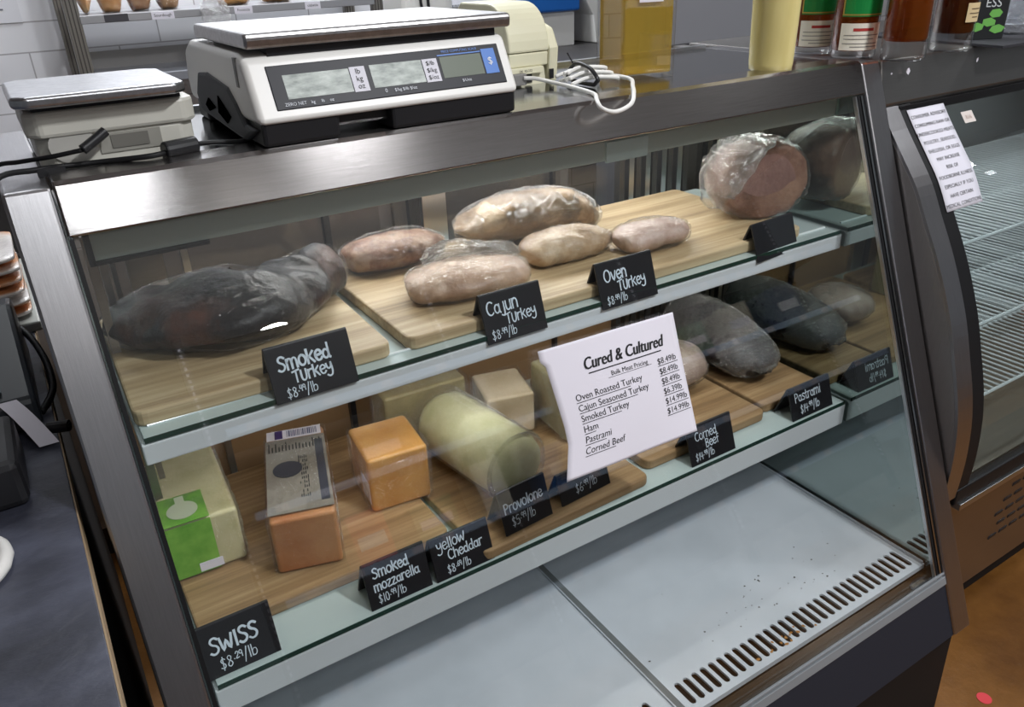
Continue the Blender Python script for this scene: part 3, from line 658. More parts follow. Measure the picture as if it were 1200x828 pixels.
# ------------------------------------------------------------------ things on top of the case
ZT = 1.2002
scale = thing('price_scale', 'large white price computing scale with three displays and steel platform', 'scale', (-.23, .15, ZT))
X0, X1 = -.392, -.070
MB().prism([(.000, 1.228), (.034, 1.292), (.06, 1.296), (.27, 1.297), (.30, 1.285), (.315, 1.25), (.31, 1.222)], X0, X1).build('housing', whiteplastic, scale, bevel=.008, seg=3)
b = MB().box(X0+.004, X0+.09, .006, .06, 1.2045, 1.232).box(X1-.17, X1-.004, .006, .06, 1.2045, 1.232).box(X0+.01, X1-.01, .02, .29, 1.214, 1.232)
b.box(X0+.004, X0+.09, .25, .30, ZT, 1.23).box(X1-.09, X1-.004, .25, .30, ZT, 1.23); b.build('base', black, scale, bevel=.004)
MB().prism([(.015, 1.222), (.05, 1.224), (.075, 1.244), (.10, 1.258), (.19, 1.266), (.235, 1.262), (.262, 1.235), (.25, 1.214), (.06, 1.205)], X0-.003, X0+.01).build('side_cover', plain('dark_grey_plastic', srgb(46, 47, 51), .55, 0, .3), scale, bevel=.004)
MB().prism([(.10, 1.226), (.145, 1.244), (.155, 1.224), (.12, 1.216)], X0-.0042, X0-.002).prism([(.165, 1.228), (.195, 1.236), (.215, 1.226), (.20, 1.22)], X0-.0042, X0-.002).build('side_slot', plain('slot_black', (.001, .001, .001), 1, 0, 0), scale)
MB().box(X0-.001, X0+.006, .052, .060, 1.262, 1.292).build('side_groove', greyplastic, scale)
MB().box(X0+.03, X1-.012, .036, .26, 1.292, 1.300).build('platform_support', black, scale)
MB().prism([(.028, 1.3005), (.026, 1.312), (.030, 1.3165), (.245, 1.3165), (.25, 1.312), (.25, 1.3005)], -.386, -.064).build('platform', brushed('platform_steel', (.46, .45, .45), .34, (20, 20, 20), .1), scale, bevel=.003)
t = Vector((0, .034, .064)).normalized()
Mf = frame_matrix((-.231, .000, 1.228), (1, 0, 0), t)
def pl(x0, x1, y0, y1, z=.0008, mb=None): return (mb or MB()).box(x0, x1, y0, y1, -.001, z, Mf)
dp = pl(-.138, .146, .014, .062, .0012).build('display_panel', navy, scale, bevel=.0008)
pl(-.123, -.049, .0245, .0505, .0016).build('display', lcd_hi, dp)
pl(-.024, .040, .0255, .0515, .0016).build('display', lcd_hi, dp)
pl(.064, .119, .027, .052, .0016).build('display', lcd, dp)
pl(-.048, -.030, .0235, .0515, .0018).build('unit_label', plain('label_lilac', srgb(206, 204, 214), .5), dp)
pl(.041, .060, .0245, .0515, .0018).build('unit_label', plain('label_lilac2', srgb(206, 204, 214), .5), dp)
pl(.121, .139, .0265, .0565, .0018).build('price_key', blue, dp)
sl = MB()
def lab(s, x, y, size, align='CENTER', bold=0):
    m2 = text(None, s, size, None, None, Mf @ Matrix.Translation((x, y, .0022)), align, bold=bold); return m2
for s, x, y in [('lb', -.039, .0435), ('kg', -.039, .0352), ('oz', -.039, .0268), ('$/lb', .0505, .0440), ('$/kg', .0505, .0357), ('$/oz', .0505, .0275)]:
    q = lab(s, x, y, .0085 if '$' not in s else .0072); sl.add(q.v, q.f)
sl.build('unit_lettering', ink, dp)
sw = MB()
for s, x, y, z_ in [('ZERO NET', -.117, .0172, .0050), ('kg', -.098, .0172, .0050), ('lb', -.087, .0172, .0050), ('oz', -.077, .0172, .0050), ('0', -.012, .0190, .0062), ('$/kg $/lb $/oz', .012, .0190, .0050), ('$/Unit', .092, .0205, .0048), ('$', .130, .0375, .0125)]:
    q = lab(s, x, y, z_); sw.add(q.v, q.f)
sw.build('panel_lettering', plain('panel_white_ink', srgb(210, 214, 222), .5), dp)
q = lab('PRICE COMPUTING SCALE', .092, .0565, .0040); q.add(*(lambda m2: (m2.v, m2.f))(pl(.062, .120, .0533, .0546, .0018)))
q.build('panel_blue_lettering', blue, dp)

ss = thing('weighing_scale', 'small aged white weighing scale with steel platform beside the end frame', 'scale', (-.525, .13, ZT))
def chamf(x0, x1, y0, y1, c, skew=0):
    return [(x0+c, y0), (x1-c, y0), (x1, y0+c), (x1+skew, y1-c), (x1-c*1.5+skew, y1), (x0+c+skew, y1), (x0+skew, y1-c), (x0, y0+c)]
MB().prism(chamf(-.600, -.438, .062, .225, .012), 1.233, 1.258, 'z').build('upper_housing', offwhite, ss, bevel=.004)
MB().prism(chamf(-.594, -.442, .066, .22, .014), ZT, 1.2335, 'z').build('lower_housing', offwhite, ss, bevel=.003)
MB().box(-.59, -.45, .07, .21, 1.258, 1.265).build('platform_gap', black, ss)
MB().prism(chamf(-.606, -.446, .042, .205, .012), 1.264, 1.2755, 'z').build('platform', brushed('small_platform_steel', (.52, .52, .54), .3, (16, 16, 16), .12), ss, bevel=.004, seg=3)
MB().box(-.538, -.478, .0645, .067, 1.212, 1.231).build('display_window', plain('window_grey', srgb(150, 148, 140), .3), ss)
MB().box(-.5265, -.4905, .0635, .066, 1.216, 1.229).build('display', plain('display_grey', srgb(112, 110, 104), .3), ss)
MB().prism(arc(-.562, 1.224, .022, .018, 0, 360, 20)[:-1], .0645, .067, 'y').build('power_button', plain('button_grey', srgb(172, 170, 164), .5), ss)

pr = thing('receipt_printer', 'cream receipt printer with rounded lid behind the price scale', 'printer', (.08, .28, ZT))
lid = [(.20, 1.247)]+[(.258-.058*math.cos(R(a)), 1.252+.062*math.sin(R(a))) for a in range(0, 91, 10)]+[(.34, 1.314), (.365, 1.29), (.365, 1.247)]
MB().prism(lid, .040, .112).build('lid', cream, pr, bevel=.003)
MB().prism([(.202, 1.246), (.204, 1.226), (.365, 1.226), (.365, 1.246)], .041, .111).build('upper_body', cream, pr, bevel=.002)
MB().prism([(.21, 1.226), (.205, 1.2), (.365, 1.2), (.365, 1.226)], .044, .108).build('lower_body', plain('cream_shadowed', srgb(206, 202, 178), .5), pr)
MB().prism([(.205, ZT), (.20, 1.25), (.215, 1.277), (.24, 1.285), (.36, 1.28), (.36, ZT)], .1125, .130).build('side_housing', cream, pr, bevel=.004)
MB().box(.040, .10, .199, .206, 1.2165, 1.226).build('port_panel', cream, pr, bevel=.001)
MB().box(.070, .082, .2035, .2045, 1.203, 1.2155).box(.112, .119, .199, .2015, 1.206, 1.22).build('port', black, pr)
MB().box(.040, .064, .190, .205, 1.2025, 1.219).build('plug', greyplastic, pr, bevel=.0015)
text('port_lettering', 'DK  RS-232', .0048, ink, pr, frame_matrix((.068, .1987, 1.2195), (1, 0, 0), (0, 0, 1)))

wc = thing('white_power_cable', 'white power cord looping over the case edge and bundled with a black tie', 'cord', (.10, .1, ZT))  # white power cord running from the printer plug
MB().tube([(.058, .19, 1.213), (.072, .178, 1.212), (.085, .15, 1.2075), (.08, .09, 1.207), (.066, .03, 1.207), (.038, -.012, 1.2075), (.032, -.030, 1.200), (.05, -.036, 1.194), (.082, -.028, 1.199), (.11, .0, 1.207), (.15, .05, 1.207), (.178, .085, 1.208), (.180, .105, 1.210), (.165, .122, 1.212), (.145, .125, 1.212)], .0029).build('cable', whiteplastic, wc, smooth=True)
bd = MB()
for k in range(5):
    y = .112+.011*k; zz = 1.206+.006*(k % 3)
    bd.tube([(.098+.004*k, y+.012, zz), (.125, y+.006, zz+.008), (.16, y-.004, zz+.006), (.178-.004*k, y+.004, zz+.002), (.165, y+.014, zz+.004), (.13, y+.012, zz+.006), (.104, y+.018, zz)], .0027)
bd.build('cord_bundle', whiteplastic, wc, smooth=True)
MB().tube([(.128, .10, 1.212), (.128, .12, 1.226), (.128, .155, 1.230), (.128, .175, 1.21), (.128, .15, 1.2045), (.128, .11, 1.204)], .003, closed=True).tube([(.128, .16, 1.228), (.120, .165, 1.245)], .0012).build('cable_tie', black, wc, smooth=True)

# bottles
oil_m = clear('olive_oil', (.86, .70, .26), 1.47, .02, 1.3, haze=.34, hazecol=(.62, .44, .09))
liq_m = mottled('milky_lemon', [(.3, srgb(206, 190, 122)), (.7, srgb(226, 212, 150))], 4, .18, stretch=(6, 6, 1))
amber = clear('whisky', (.72, .30, .08), 1.4, .02, 1, haze=.45, hazecol=(.24, .06, .010))
amber_d = clear('dark_whisky', (.5, .16, .05), 1.4, .02, 1, haze=.5, hazecol=(.09, .025, .008))
bglass = clear('bottle_glass', (.95, .96, .96), 1.5, .01, 1.4)
def neck(r, z): return [(r, z), (r*.92, z+.02), (r*.5, z+.05), (.014, z+.075), (.014, z+.13), (.0165, z+.13), (.0165, z+.142), (.004, z+.142)]
sq = thing('square_bottle', 'tall square glass bottle of golden oil standing on the deli case', 'bottle', (.25, .165, ZT), R(78))
def rsq(a, r, n=4): 
    out = []
    for sx, sy, a0 in ((1, 1, 0), (-1, 1, 90), (-1, -1, 180), (1, -1, 270)):
        for k in range(n+1): out.append((sx*(a-r)+r*math.cos(R(a0+k*90/n)), sy*(a-r)+r*math.sin(R(a0+k*90/n))))
    return out
MB().prism(rsq(.046, .006), .0, .235, 'z').lathe(neck(.03, .233), (0, 0, 0), 20).build('bottle_glass', bglass, sq, bevel=.003, local=True)
MB().prism(rsq(.042, .005), .007, .205, 'z').build('oil', oil_m, sq, bevel=.002, local=True)
MB().box(-.0472, -.0465, -.020, .020, .108, .17).build('label', paper, sq, local=True)
MB().lathe([(.017, .36), (.018, .36), (.018, .385), (.002, .386)], (0, 0, 0), 20).build('cap', black, sq, local=True)
yb = thing('round_bottle', 'frosted bottle of pale yellow liqueur on the deli case', 'bottle', (.428, .048, ZT))
MB().lathe([(.028, 0), (.0325, .003), (.0335, .012), (.0365, .14), (.037, .2)]+[(a, b_) for a, b_ in neck(.036, .21)], (0, 0, 0), 36).build('bottle_glass', liq_m, yb, smooth=True, local=True)
MB().lathe([(.016, .352), (.017, .352), (.017, .378), (.002, .379)], (0, 0, 0), 24).build('cap', plain('gold_cap', srgb(180, 150, 80), .3, 1), yb, local=True)
green_m = plain('green_label', srgb(20, 128, 60), .35)
gold_m = plain('gold_line', srgb(190, 164, 84), .35, .5)
cream_lab = plain('cream_label', srgb(226, 220, 206), .6)
redink = plain('red_ink', srgb(170, 48, 44), .6)
def arcface(r, a0, a1, z0, z1): 
    m2 = MB(); m2.grid(lambda u, v: ((r)*math.cos(R(a0+(a1-a0)*u)), r*math.sin(R(a0+(a1-a0)*u)), z0+(z1-z0)*v), 16, 1); return m2
def whisky(label, x, y, z, r, kind, face):
    o = thing('whisky_bottle', label, 'bottle', (x, y, z), 0, 'spirit bottles')
    MB().lathe([(r*.9, 0), (r, .004), (r, .19)]+neck(r, .195), (0, 0, 0), 32).build('bottle_glass', bglass, o, smooth=True, local=True)
    zb = .012 if kind == 'green' else .030
    MB().lathe([(r*.86, zb), (r*.93, zb+.004), (r*.93, .185), (r*.8, .2), (.01, .235)], (0, 0, 0), 32).build('spirit', amber if kind != 'dark' else amber_d, o, smooth=True, local=True)
    MB().lathe([(.015, .335), (.0175, .335), (.0175, .36), (.002, .361)], (0, 0, 0), 20).build('cap', black, o, local=True)
    f0, f1 = face-58, face+58
    if kind == 'green':
        arcface(r+.0006, f0, f1, .066, .15).build('upper_label', green_m, o, local=True)
        g_ = arcface(r+.0010, f0, f1, .068, .070); h_ = arcface(r+.001, f0, f0+4, .07, .15); g_.add(h_.v, h_.f); g_.build('label_border', gold_m, o, local=True)
        arcface(r+.0006, f0, f1, .014, .056).build('lower_label', cream_lab, o, local=True)
        a_ = arcface(r+.0010, face-26, face+26, .044, .0485); a_.build('label_red_lettering', redink, o, local=True)
        n_ = MB()
        for zz, a, b_ in [(.037, -48, 48), (.031, -48, 30), (.024, -50, 44), (.019, -30, 46)]:
            q_ = arcface(r+.0010, face+a, face+b_, zz, zz+.0012); n_.add(q_.v, q_.f)
        n_.build('label_print', plain('label_print', srgb(120, 116, 112), .6), o, local=True)
    if kind == 'dark':
        arcface(r+.0006, face+2, face+62, .048, .078).build('lower_label', plain('kraft_label', srgb(206, 184, 142), .6), o, local=True)
        arcface(r+.0006, face-6, face+62, .086, .15).build('upper_label', plain('brown_label', srgb(112, 78, 40), .5), o, local=True)
        a_ = arcface(r+.0010, face+2, face+58, .090, .094); a_.build('label_border', gold_m, o, local=True)
        n_ = MB()
        for zz, a, b_ in [(.068, 14, 50), (.061, 10, 54), (.055, 20, 44)]:
            q_ = arcface(r+.0010, face+a, face+b_, zz, zz+.0016); n_.add(q_.v, q_.f)
        n_.build('label_print', plain('label_print2', srgb(96, 80, 60), .6), o, local=True)
    return o
FC = 238
ZN = 1.2002
whisky('amber spirit bottle with green label, half hidden behind the frosted yellow bottle', .650, .150, ZN, .036, 'green', FC)
whisky('amber spirit bottle with green and cream labels beside the plain amber bottle', .645, .062, ZN, .037, 'green', FC)
whisky('unlabelled amber spirit bottle with thick clear base on the neighbouring case', .664, -.020, ZN, .035, 'plain', FC)
whisky('dark spirit bottle with brown and tan labels next to the chocolate box', .818, -.006, ZN, .034, 'dark', FC)

# mat, chocolate box, crystal tumblers on the neighbouring case
mt = tag(MB().prism([(.90, -.055), (1.45, -.055), (1.45, .25), (.93, .25)], ZN, ZN+.004, 'z').build('bar_mat', plain('mat_black', srgb(38, 38, 44), .8)), 'flat black rubber mat under the crystal tumblers', 'mat')
cb = thing('chocolate_box', 'small black box with green leaf print beside the dark spirit bottle', 'box', (.985, .04, ZN+.004), R(-28))
MB().box(-.035, .035, -.02, .02, 0, .085).build('carton', plain('carton_black', srgb(26, 28, 30), .5), cb, bevel=.001, local=True)
lf = MB()
for x, z_, a in [(-.02, .022, 30), (.002, .03, -40), (.02, .018, 20), (.012, .045, 70)]:
    lf.prism([(x+.013*math.cos(R(a+k*60))*(1 if k % 3 else 1.2), z_+.008*math.sin(R(a+k*60))) for k in range(6)], -.0206, -.0201, 'y')
lf.build('leaf_print', plain('leaf_green', srgb(110, 176, 84), .5), cb, local=True)
text('lettering', 'ESS', .022, plain('carton_white', srgb(200, 204, 206), .5), cb, Matrix.Identity(4)).data.transform(Matrix.Rotation(R(90), 4, 'X'))
bpy.data.objects['lettering'].matrix_parent_inverse = Matrix.Identity(4); bpy.data.objects['lettering'].location = (.004, -.0208, .056)
crystal = clear('crystal', (.90, .92, .95), 1.55, .02, 2.6, .8, 90, .08)
def tumbler(label, x, y):
    o = thing('crystal_tumbler', label, 'glass', (x, y, ZN+.004), 0, 'crystal tumblers on the mat')
    mb = MB(); n = 48; prof = [(.026, 0), (.029, .004), (.034, .04), (.039, .10), (.036, .10), (.031, .04), (.024, .018), (.002, .016)]
    vs = []; fs = []
    for i, (r, z_) in enumerate(prof):
        for k in range(n):
            rr = r*(1+(.05 if k % 4 < 2 else -.02)*(1 if i < 3 else 0)); vs.append((rr*math.cos(2*math.pi*k/n+z_*6), rr*math.sin(2*math.pi*k/n+z_*6), z_))
    for i in range(len(prof)-1):
        for k in range(n): fs.append((i*n+k, i*n+(k+1) % n, (i+1)*n+(k+1) % n, (i+1)*n+k))
    fs.append(tuple(range(n))[::-1]); fs.append(tuple((len(prof)-1)*n+k for k in range(n)))
    mb.add(vs, fs).build('glass_body', crystal, o, local=True)
    return o
tumbler('cut crystal tumbler next to the chocolate box', 1.10, .045)
tumbler('cut crystal tumbler behind the first tumbler on the mat', 1.215, .12)
tumbler('cut crystal tumbler at the open edge of the mat', 1.30, .03)

# cords and adapters on the left of the top
def cord(name, label, pts, r, m, plug=None):
    o = thing(name, label, 'cable', pts[0])
    MB().tube(pts, r).build('cable', m, o, smooth=True)
    return o
c1 = cord('power_cable', 'thin black cable with a plug end lying before the small scale', [(-.70, .07, 1.09), (-.66, .09, 1.19), (-.634, .090, 1.209), (-.612, .078, 1.2125), (-.585, .057, 1.217), (-.556, .0455, 1.2215)], .0023, rubber)
MB().tube([(-.556, .0455, 1.2215), (-.542, .049, 1.229), (-.531, .052, 1.2355)], .0050).build('plug', black, c1, smooth=True)
c2 = cord('power_cable', 'thick black cable with a ferrite cylinder running under the price scale', [(-.72, -.02, 1.07), (-.665, .012, 1.17), (-.636, .03, 1.2075), (-.60, .052, 1.2075), (-.55, .058, 1.2055), (-.50, .040, 1.2075), (-.476, .046, 1.208), (-.44, .06, 1.209), (-.40, .064, 1.2045), (-.375, .07, 1.2045)], .0028, rubber)
MB().tube([(-.482, .045, 1.2098), (-.447, .056, 1.2098)], .0090, 16, False).build('ferrite_core', black, c2, smooth=False, bevel=.002)
MB().box(-.600, -.575, .049, .060, 1.2005, 1.2085).build('cable_tag', black, c2)

# ------------------------------------------------------------------ neighbouring curved-glass case
nb = thing('curved_glass_case', 'steel display case with curved glass front and empty wire shelves', 'display case', (1.3, 0, 0))
PROF = [(-.012, 1.122), (-.037, 1.087), (-.069, 1.046), (-.100, 1.005), (-.126, .958), (-.156, .905), (-.182, .852), (-.208, .79), (-.229, .725), (-.247, .665), (-.259, .603), (-.264, .53), (-.262, .455)]
PC = [(p.x, p.y) for p in curve([(a, b_, 0) for a, b_ in PROF], 3)]
NX0, NX1 = .648, 2.3
def ribbon(x0, x1, off, th, a=0, b_=None):
    pts = PC[a:b_]; o_ = []; i_ = []
    for k, (y, z) in enumerate(pts):
        y2, z2 = pts[min(k+1, len(pts)-1)]; y1, z1 = pts[max(k-1, 0)]
        d = Vector((y2-y1, z2-z1)).normalized(); n_ = Vector((d.y, -d.x))
        o_.append((y+n_.x*off, z+n_.y*off)); i_.append((y+n_.x*(off-th), z+n_.y*(off-th)))
    m2 = MB(); k = len(o_)
    vs = [(x0, *q) for q in o_]+[(x1, *q) for q in o_]+[(x1, *q) for q in i_]+[(x0, *q) for q in i_]
    fs = []
    for s in range(4):
        for j in range(k-1): fs.append((s*k+j, s*k+j+1, ((s+1) % 4)*k+j+1, ((s+1) % 4)*k+j))
    fs += [(0, k, 2*k, 3*k), (k-1, 2*k-1, 3*k-1, 4*k-1)]
    return m2.add(vs, fs)
MB().prism([(0, 1.2), (-.014, 1.13), (-.012, 1.122), (.02, 1.122), (.03, 1.19), (.45, 1.19), (.45, 1.2)], H+.004, NX1).build('hood', brushed('neighbour_steel', (.40, .385, .37), .34, (3, 80, 80), .02), nb, bevel=.003)
q = MB()
for x, r in ((.70, .008), (.905, .006), (.655, .003)):
    q.add([(x+r*random.uniform(.4, 1)*math.cos(a*1.05), -.0125+.0009*(.02), 1.178+r*random.uniform(.4, 1)*math.sin(a*1.05)) for a in range(6)], [tuple(range(6))])
q.build('tape_scrap', paper, nb)
ribbon(NX0-.008, .684, .004, .05).build('side_band', steel_up, nb, smooth=False)
sp = [(y+.002, z) for y, z in PC]+[(-.24, .16), (.5, .16), (.5, 1.19), (.02, 1.19)]
MB().prism(sp, NX0-.0085, .672).build('side_panel', brushed('side_steel', (.42, .40, .39), .4, (60, 60, 6), .03), nb)
ribbon(.682, .720, .003, .012).build('gasket', rubber, nb)
ribbon(.716, NX1, .0, .005).build('curved_glass', glass_curved, nb, smooth=True)
MB().box(.684, NX1, -.268, -.25, .435, .470).build('gasket', rubber, nb, bevel=.003)
MB().box(.70, NX1, -.272, -.25, .420, .434).build('chrome_strip', alu, nb, bevel=.001)
MB().box(.684, NX1, -.02, -.008, 1.108, 1.122).build('gasket', rubber, nb)
fp = brushed('front_panel_steel', (.36, .33, .31), .34, (3, 60, 60), .02)
MB().box(.66, NX1, -.252, -.235, .15, .43).build('front_panel', fp, nb, bevel=.002)
for r_ in range(5):
    vs_ = MB()
    for k in range(22):
        x = .90+k*.040+(.02 if r_ % 2 else 0); z_ = .365-r_*.030
        if .93-.05*r_ > x: continue
        vs_.prism([(x, z_), (x+.026, z_), (x+.029, z_+.006), (x+.003, z_+.006)], -.2535, -.25, 'y')
    vs_.build('vent_slots', black, nb)
MB().box(.68, NX1, -.2, .45, 0.02, .15).build('plinth', kick, nb)
MB().box(.69, NX1, .40, .44, .16, 1.19).build('back_panel', plain('nb_back', srgb(128, 130, 130), .4), nb)
MB().box(.69, NX1, -.235, .40, .43, .45).build('deck', plain('nb_deck', srgb(120, 112, 100), .3, .4), nb)
wire_m = plain('white_wire', srgb(232, 236, 238), .35)
def wire_shelf(y0, y1, z):
    mb = MB(); x = .73
    def rod(p, q, r):
        d = Vector(q)-Vector(p); L_ = d.length
        M_ = Matrix.Translation(p) @ d.to_track_quat('Z', 'Y').to_matrix().to_4x4(); mb.lathe([(r, 0), (r, L_)], (0, 0, 0), 6, M_)
    while x < 1.9:
        rod((x, y0, z), (x, y1, z), .0024); x += .0205
    for yy in (y0, (y0*2+y1)/3, (y0+2*y1)/3, y1): rod((.725, yy, z-.004), (1.92, yy, z-.004), .0035)
    mb.build('wire_shelf', wire_m, nb)
wire_shelf(-.075, .36, .855); wire_shelf(-.13, .36, .70); wire_shelf(-.17, .36, .56); 
MB().box(.75, 2.2, .10, .14, 1.172, 1.189).build('added_lamp_housing', white_metal, nb)  # made-up housing that goes with the added fill below it
area('case_fill', (1.4, .12, 1.170), 1.3, .03, 3.0, (.97, .99, 1), aim=(1.4, .08, .5))  # added fill light inside the neighbouring case, brightens the wire shelves
# advisory notice on the curved glass
cum = [0.0]
for k in range(1, len(PC)): cum.append(cum[-1]+math.dist(PC[k], PC[k-1]))
def on_curve(s, x, off):
    k = max(1, next((i for i in range(len(cum)) if cum[i] >= s), len(cum)-1)); t_ = (s-cum[k-1])/(cum[k]-cum[k-1])
    a_, b_ = PC[k-1], PC[k]; d = Vector((b_[0]-a_[0], b_[1]-a_[1])).normalized()
    return Vector((x, a_[0]+(b_[0]-a_[0])*t_+d.y*off, a_[1]+(b_[1]-a_[1])*t_-d.x*off))
adv = thing('advisory_notice', 'narrow white consumer advisory notice on the curved glass', 'sign', on_curve(.1, .75, .005))
AX0, AX1, AS0, AS1 = .700, .806, .012, .200
MB().grid(lambda u, v: on_curve(AS0+(AS1-AS0)*v, AX0+(AX1-AX0)*u, .0045), 6, 24).build('sheet', plain('notice_paper', srgb(214, 212, 222), .6), adv, smooth=True, solid=.0004)
al = MB()
for i, s in enumerate(['CONSUMER ADVISORY', 'CONSUMING RAW OR', 'UNDERCOOKED MEATS,', 'POULTRY, SEAFOOD,', 'SHELLFISH, OR EGGS', 'MAY INCREASE', 'RISK OF', 'FOODBORNE ILLNESS', 'ESPECIALLY IF YOU', 'HAVE CERTAIN', 'MEDICAL CONDITIONS']):
    s0 = AS0+.018+i*.0165
    q = text(None, s, .0094, None, None, None, 'CENTER', mapfn=lambda x, y, s0=s0: on_curve(s0-y, (AX0+AX1)/2+x, .0052), space=1.04); al.add(q.v, q.f)
al.build('lettering', ink, adv)
stk = thing('sticker', 'small whitish sticker on the curved glass beside the advisory notice', 'sticker', on_curve(.05, .865, .004))
MB().grid(lambda u, v: on_curve(.035+.022*v, .845+.034*u, .0035), 3, 3).build('label', plain('sticker_white', srgb(206, 196, 190), .6), stk, solid=.0003)
q = text(None, 'R16', .011, None, None, None, 'CENTER', mapfn=lambda x, y: on_curve(.05-y, .862+x, .004)); q.build('print', plain('sticker_ink', srgb(160, 130, 118), .6), stk)
meat('wrapped_cheese', 'olive wrapped round on the top wire shelf of the curved case', [(1.02, .14, .905, .012, .012), (1.03, .14, .91, .05, .042), (1.08, .14, .914, .065, .052), (1.13, .14, .91, .05, .042), (1.14, .14, .905, .012, .012)], cheese_mat('olive_rind', srgb(112, 108, 78), srgb(150, 146, 112)), .8575, 31, .005)['category'] = 'cheese'

# ------------------------------------------------------------------ dark counter on the near side
ct = thing('work_counter', 'dark slate-look work counter running alongside the deli case', 'counter', (-1.1, 0, 0))
MB().box(-1.7, -.657, -1.3, .98, .872, .90).build('worktop', mottled('slate', [(.3, srgb(36, 37, 45)), (.5, srgb(58, 60, 72)), (.66, srgb(80, 83, 98)), (.8, srgb(112, 115, 130))], 7, .42, 0, .15, 30, (1, 1.6, 1)), ct, bevel=.001)
MB().box(-.657, -.6555, -1.3, .98, .873, .8995).build('edge_band', plain('tan_edge', srgb(150, 128, 100), .6), ct)
MB().box(-1.66, -.668, -1.28, .92, .08, .872).build('cabinet', plain('counter_body', srgb(16, 16, 18), .7), ct)
MB().box(-1.6, -.672, -1.2, .9, 0, .08).build('plinth', black, ct)
dev = thing('label_printer', 'dark grey sloped label printer on the slate counter', 'printer', (-.73, .25, .9))
MB().prism([(.13, .9), (.14, .935), (.30, 1.0), (.36, .99), (.37, .9)], -.86, -.668).build('body', plain('printer_dark', srgb(50, 54, 60), .35), dev, bevel=.006)
MB().prism([(.155, .9435), (.285, .9965), (.283, .999), (.153, .946)], -.85, -.70).build('screen', plain('screen_grey', srgb(96, 108, 114), .15), dev)
MB().grid(lambda u, v: (-.712+.020*v+.035*u, .155-.085*u, .938-.033*u+.006*math.sin(u*3)), 8, 2).build('paper_strip', paper, dev, solid=.0004)
MB().tube([(-.80, .43, .97), (-.72, .41, .96), (-.672, .36, .945), (-.652, .28, .93), (-.650, .20, .915), (-.668, .16, .905)], .0045).build('cable', rubber, dev, smooth=True)
bx = thing('adapter_box', 'black ribbed adapter box on the slate counter before the printer', 'adapter', (-.74, .02, .9))
MB().box(-.82, -.692, -.035, .082, .90, .952).build('body', black, bx, bevel=.008)
rb = MB()
for k in range(6): rb.box(-.80+.016*k, -.794+.016*k, -.02, .06, .952, .954)
rb.build('grille', greyplastic, bx)
MB().tube([(-.76, .082, .93), (-.735, .115, .925), (-.70, .118, .915), (-.672, .10, .912), (-.652, .092, .915), (-.642, .086, .914)], .0035).build('cable', rubber, bx, smooth=True)
MB().tube([(-.664, .0965, .913), (-.643, .0865, .914)], .0068, 10, False).build('cable_plug', black, bx)
tag(MB().tube([(-.765+.047*math.cos(R(a)), -.118+.047*math.sin(R(a)), .9065) for a in range(0, 360, 20)], .0065, 10, True, True).build('cable_ring', whiteplastic, smooth=True), 'white ring of coiled cable on the slate counter', 'cable')
tr = thing('serving_tray', 'pale grey tray holding the sliced packs on the slate counter', 'tray', (-.8, .6, .9))
MB().prism([(.45, .915), (.447, .90), (.80, .90), (.80, .915)], -1.1, -.645).build('tray_body', plain('tray_grey', srgb(176, 178, 172), .4), tr, bevel=.003)
pk_m = mottled('sliced_pack', [(.32, srgb(196, 108, 54)), (.45, srgb(222, 158, 110)), (.55, srgb(232, 226, 220)), (.7, srgb(222, 214, 212)), (.82, srgb(190, 96, 48))], 3.2, .25, 0, .2, 60, (1.2, 2, 22), .5, 3)
nm = ['lowest', 'second', 'third', 'fourth', 'fifth', 'topmost']
for k in range(6):
    z_ = .9235+.0168*k
    sp_ = [(-1.0, .55, z_, .07, .006), (-.98, .55, z_, .085, .0068), (-.8, .55+.004*math.sin(k*2), z_, .09, .0068), (-.68, .55, z_, .088, .0068), (-.650, .55, z_, .07, .005)]
    o = tag(blob(sp_, None, 22, .0011, 30, 40+k, 0, 6, .6).build('sliced_pack', pk_m, smooth=True, subd=1), 'orange and white wrapped sliced pack on the grey tray, %s of its stack' % nm[k], 'food pack', 'sliced packs on the tray')
cr = thing('storage_crate', 'black crate behind the stacked sliced packs', 'crate', (-.8, .82, .9))
MB().box(-1.1, -.645, .80, .97, .90, .925).box(-1.1, -.645, .80, .806, .925, 1.10).box(-.651, -.645, .806, .97, .925, 1.10).box(-1.1, -.651, .964, .97, .925, 1.1).build('crate_body', black, cr, bevel=.003)
MB().box(-1.11, -.640, .794, .80, 1.08, 1.10).build('crate_rim', black, cr)

# ------------------------------------------------------------------ kitchen behind
# store shelving across the aisle, met as reflections in the glass
sh = thing('store_shelving', 'dark slotted store shelving across the aisle, mirrored in the front glass', 'shelving', (1.6, -2.7, 0))
MB().box(-.2, 3.6, -3.02, -3.0, .1, 2.05).build('back_panel', plain('shelving_back', srgb(52, 48, 46), .6), sh)
for k in range(4):
    x = -.2+k*1.25
    MB().box(x-.02, x+.02, -3.0, -2.96, 0, 2.1).build('upright', plain('upright_grey', srgb(92, 92, 94), .4, .5), sh)
    q = MB()
    for i in range(60): q.box(x-.006, x+.006, -2.9598, -2.959, .2+i*.031, .218+i*.031)
    q.build('slots', paper, sh)
SHZ = (.42, .80, 1.16, 1.52)
for z in SHZ:
    MB().box(-.18, 3.53, -2.96, -2.55, z-.02, z).build('shelf_board', steel_dark, sh)
    MB().box(-.18, 3.53, -2.55, -2.545, z-.03, z+.004).build('price_strip', plain('strip_blue', srgb(176, 196, 222), .4), sh)
    q = MB(); x = -.1
    while x < 3.4: q.box(x, x+.055, -2.545, -2.5435, z-.027, z+.001); x += random.choice((.14, .19, .27))
    q.build('price_tags', paper, sh)
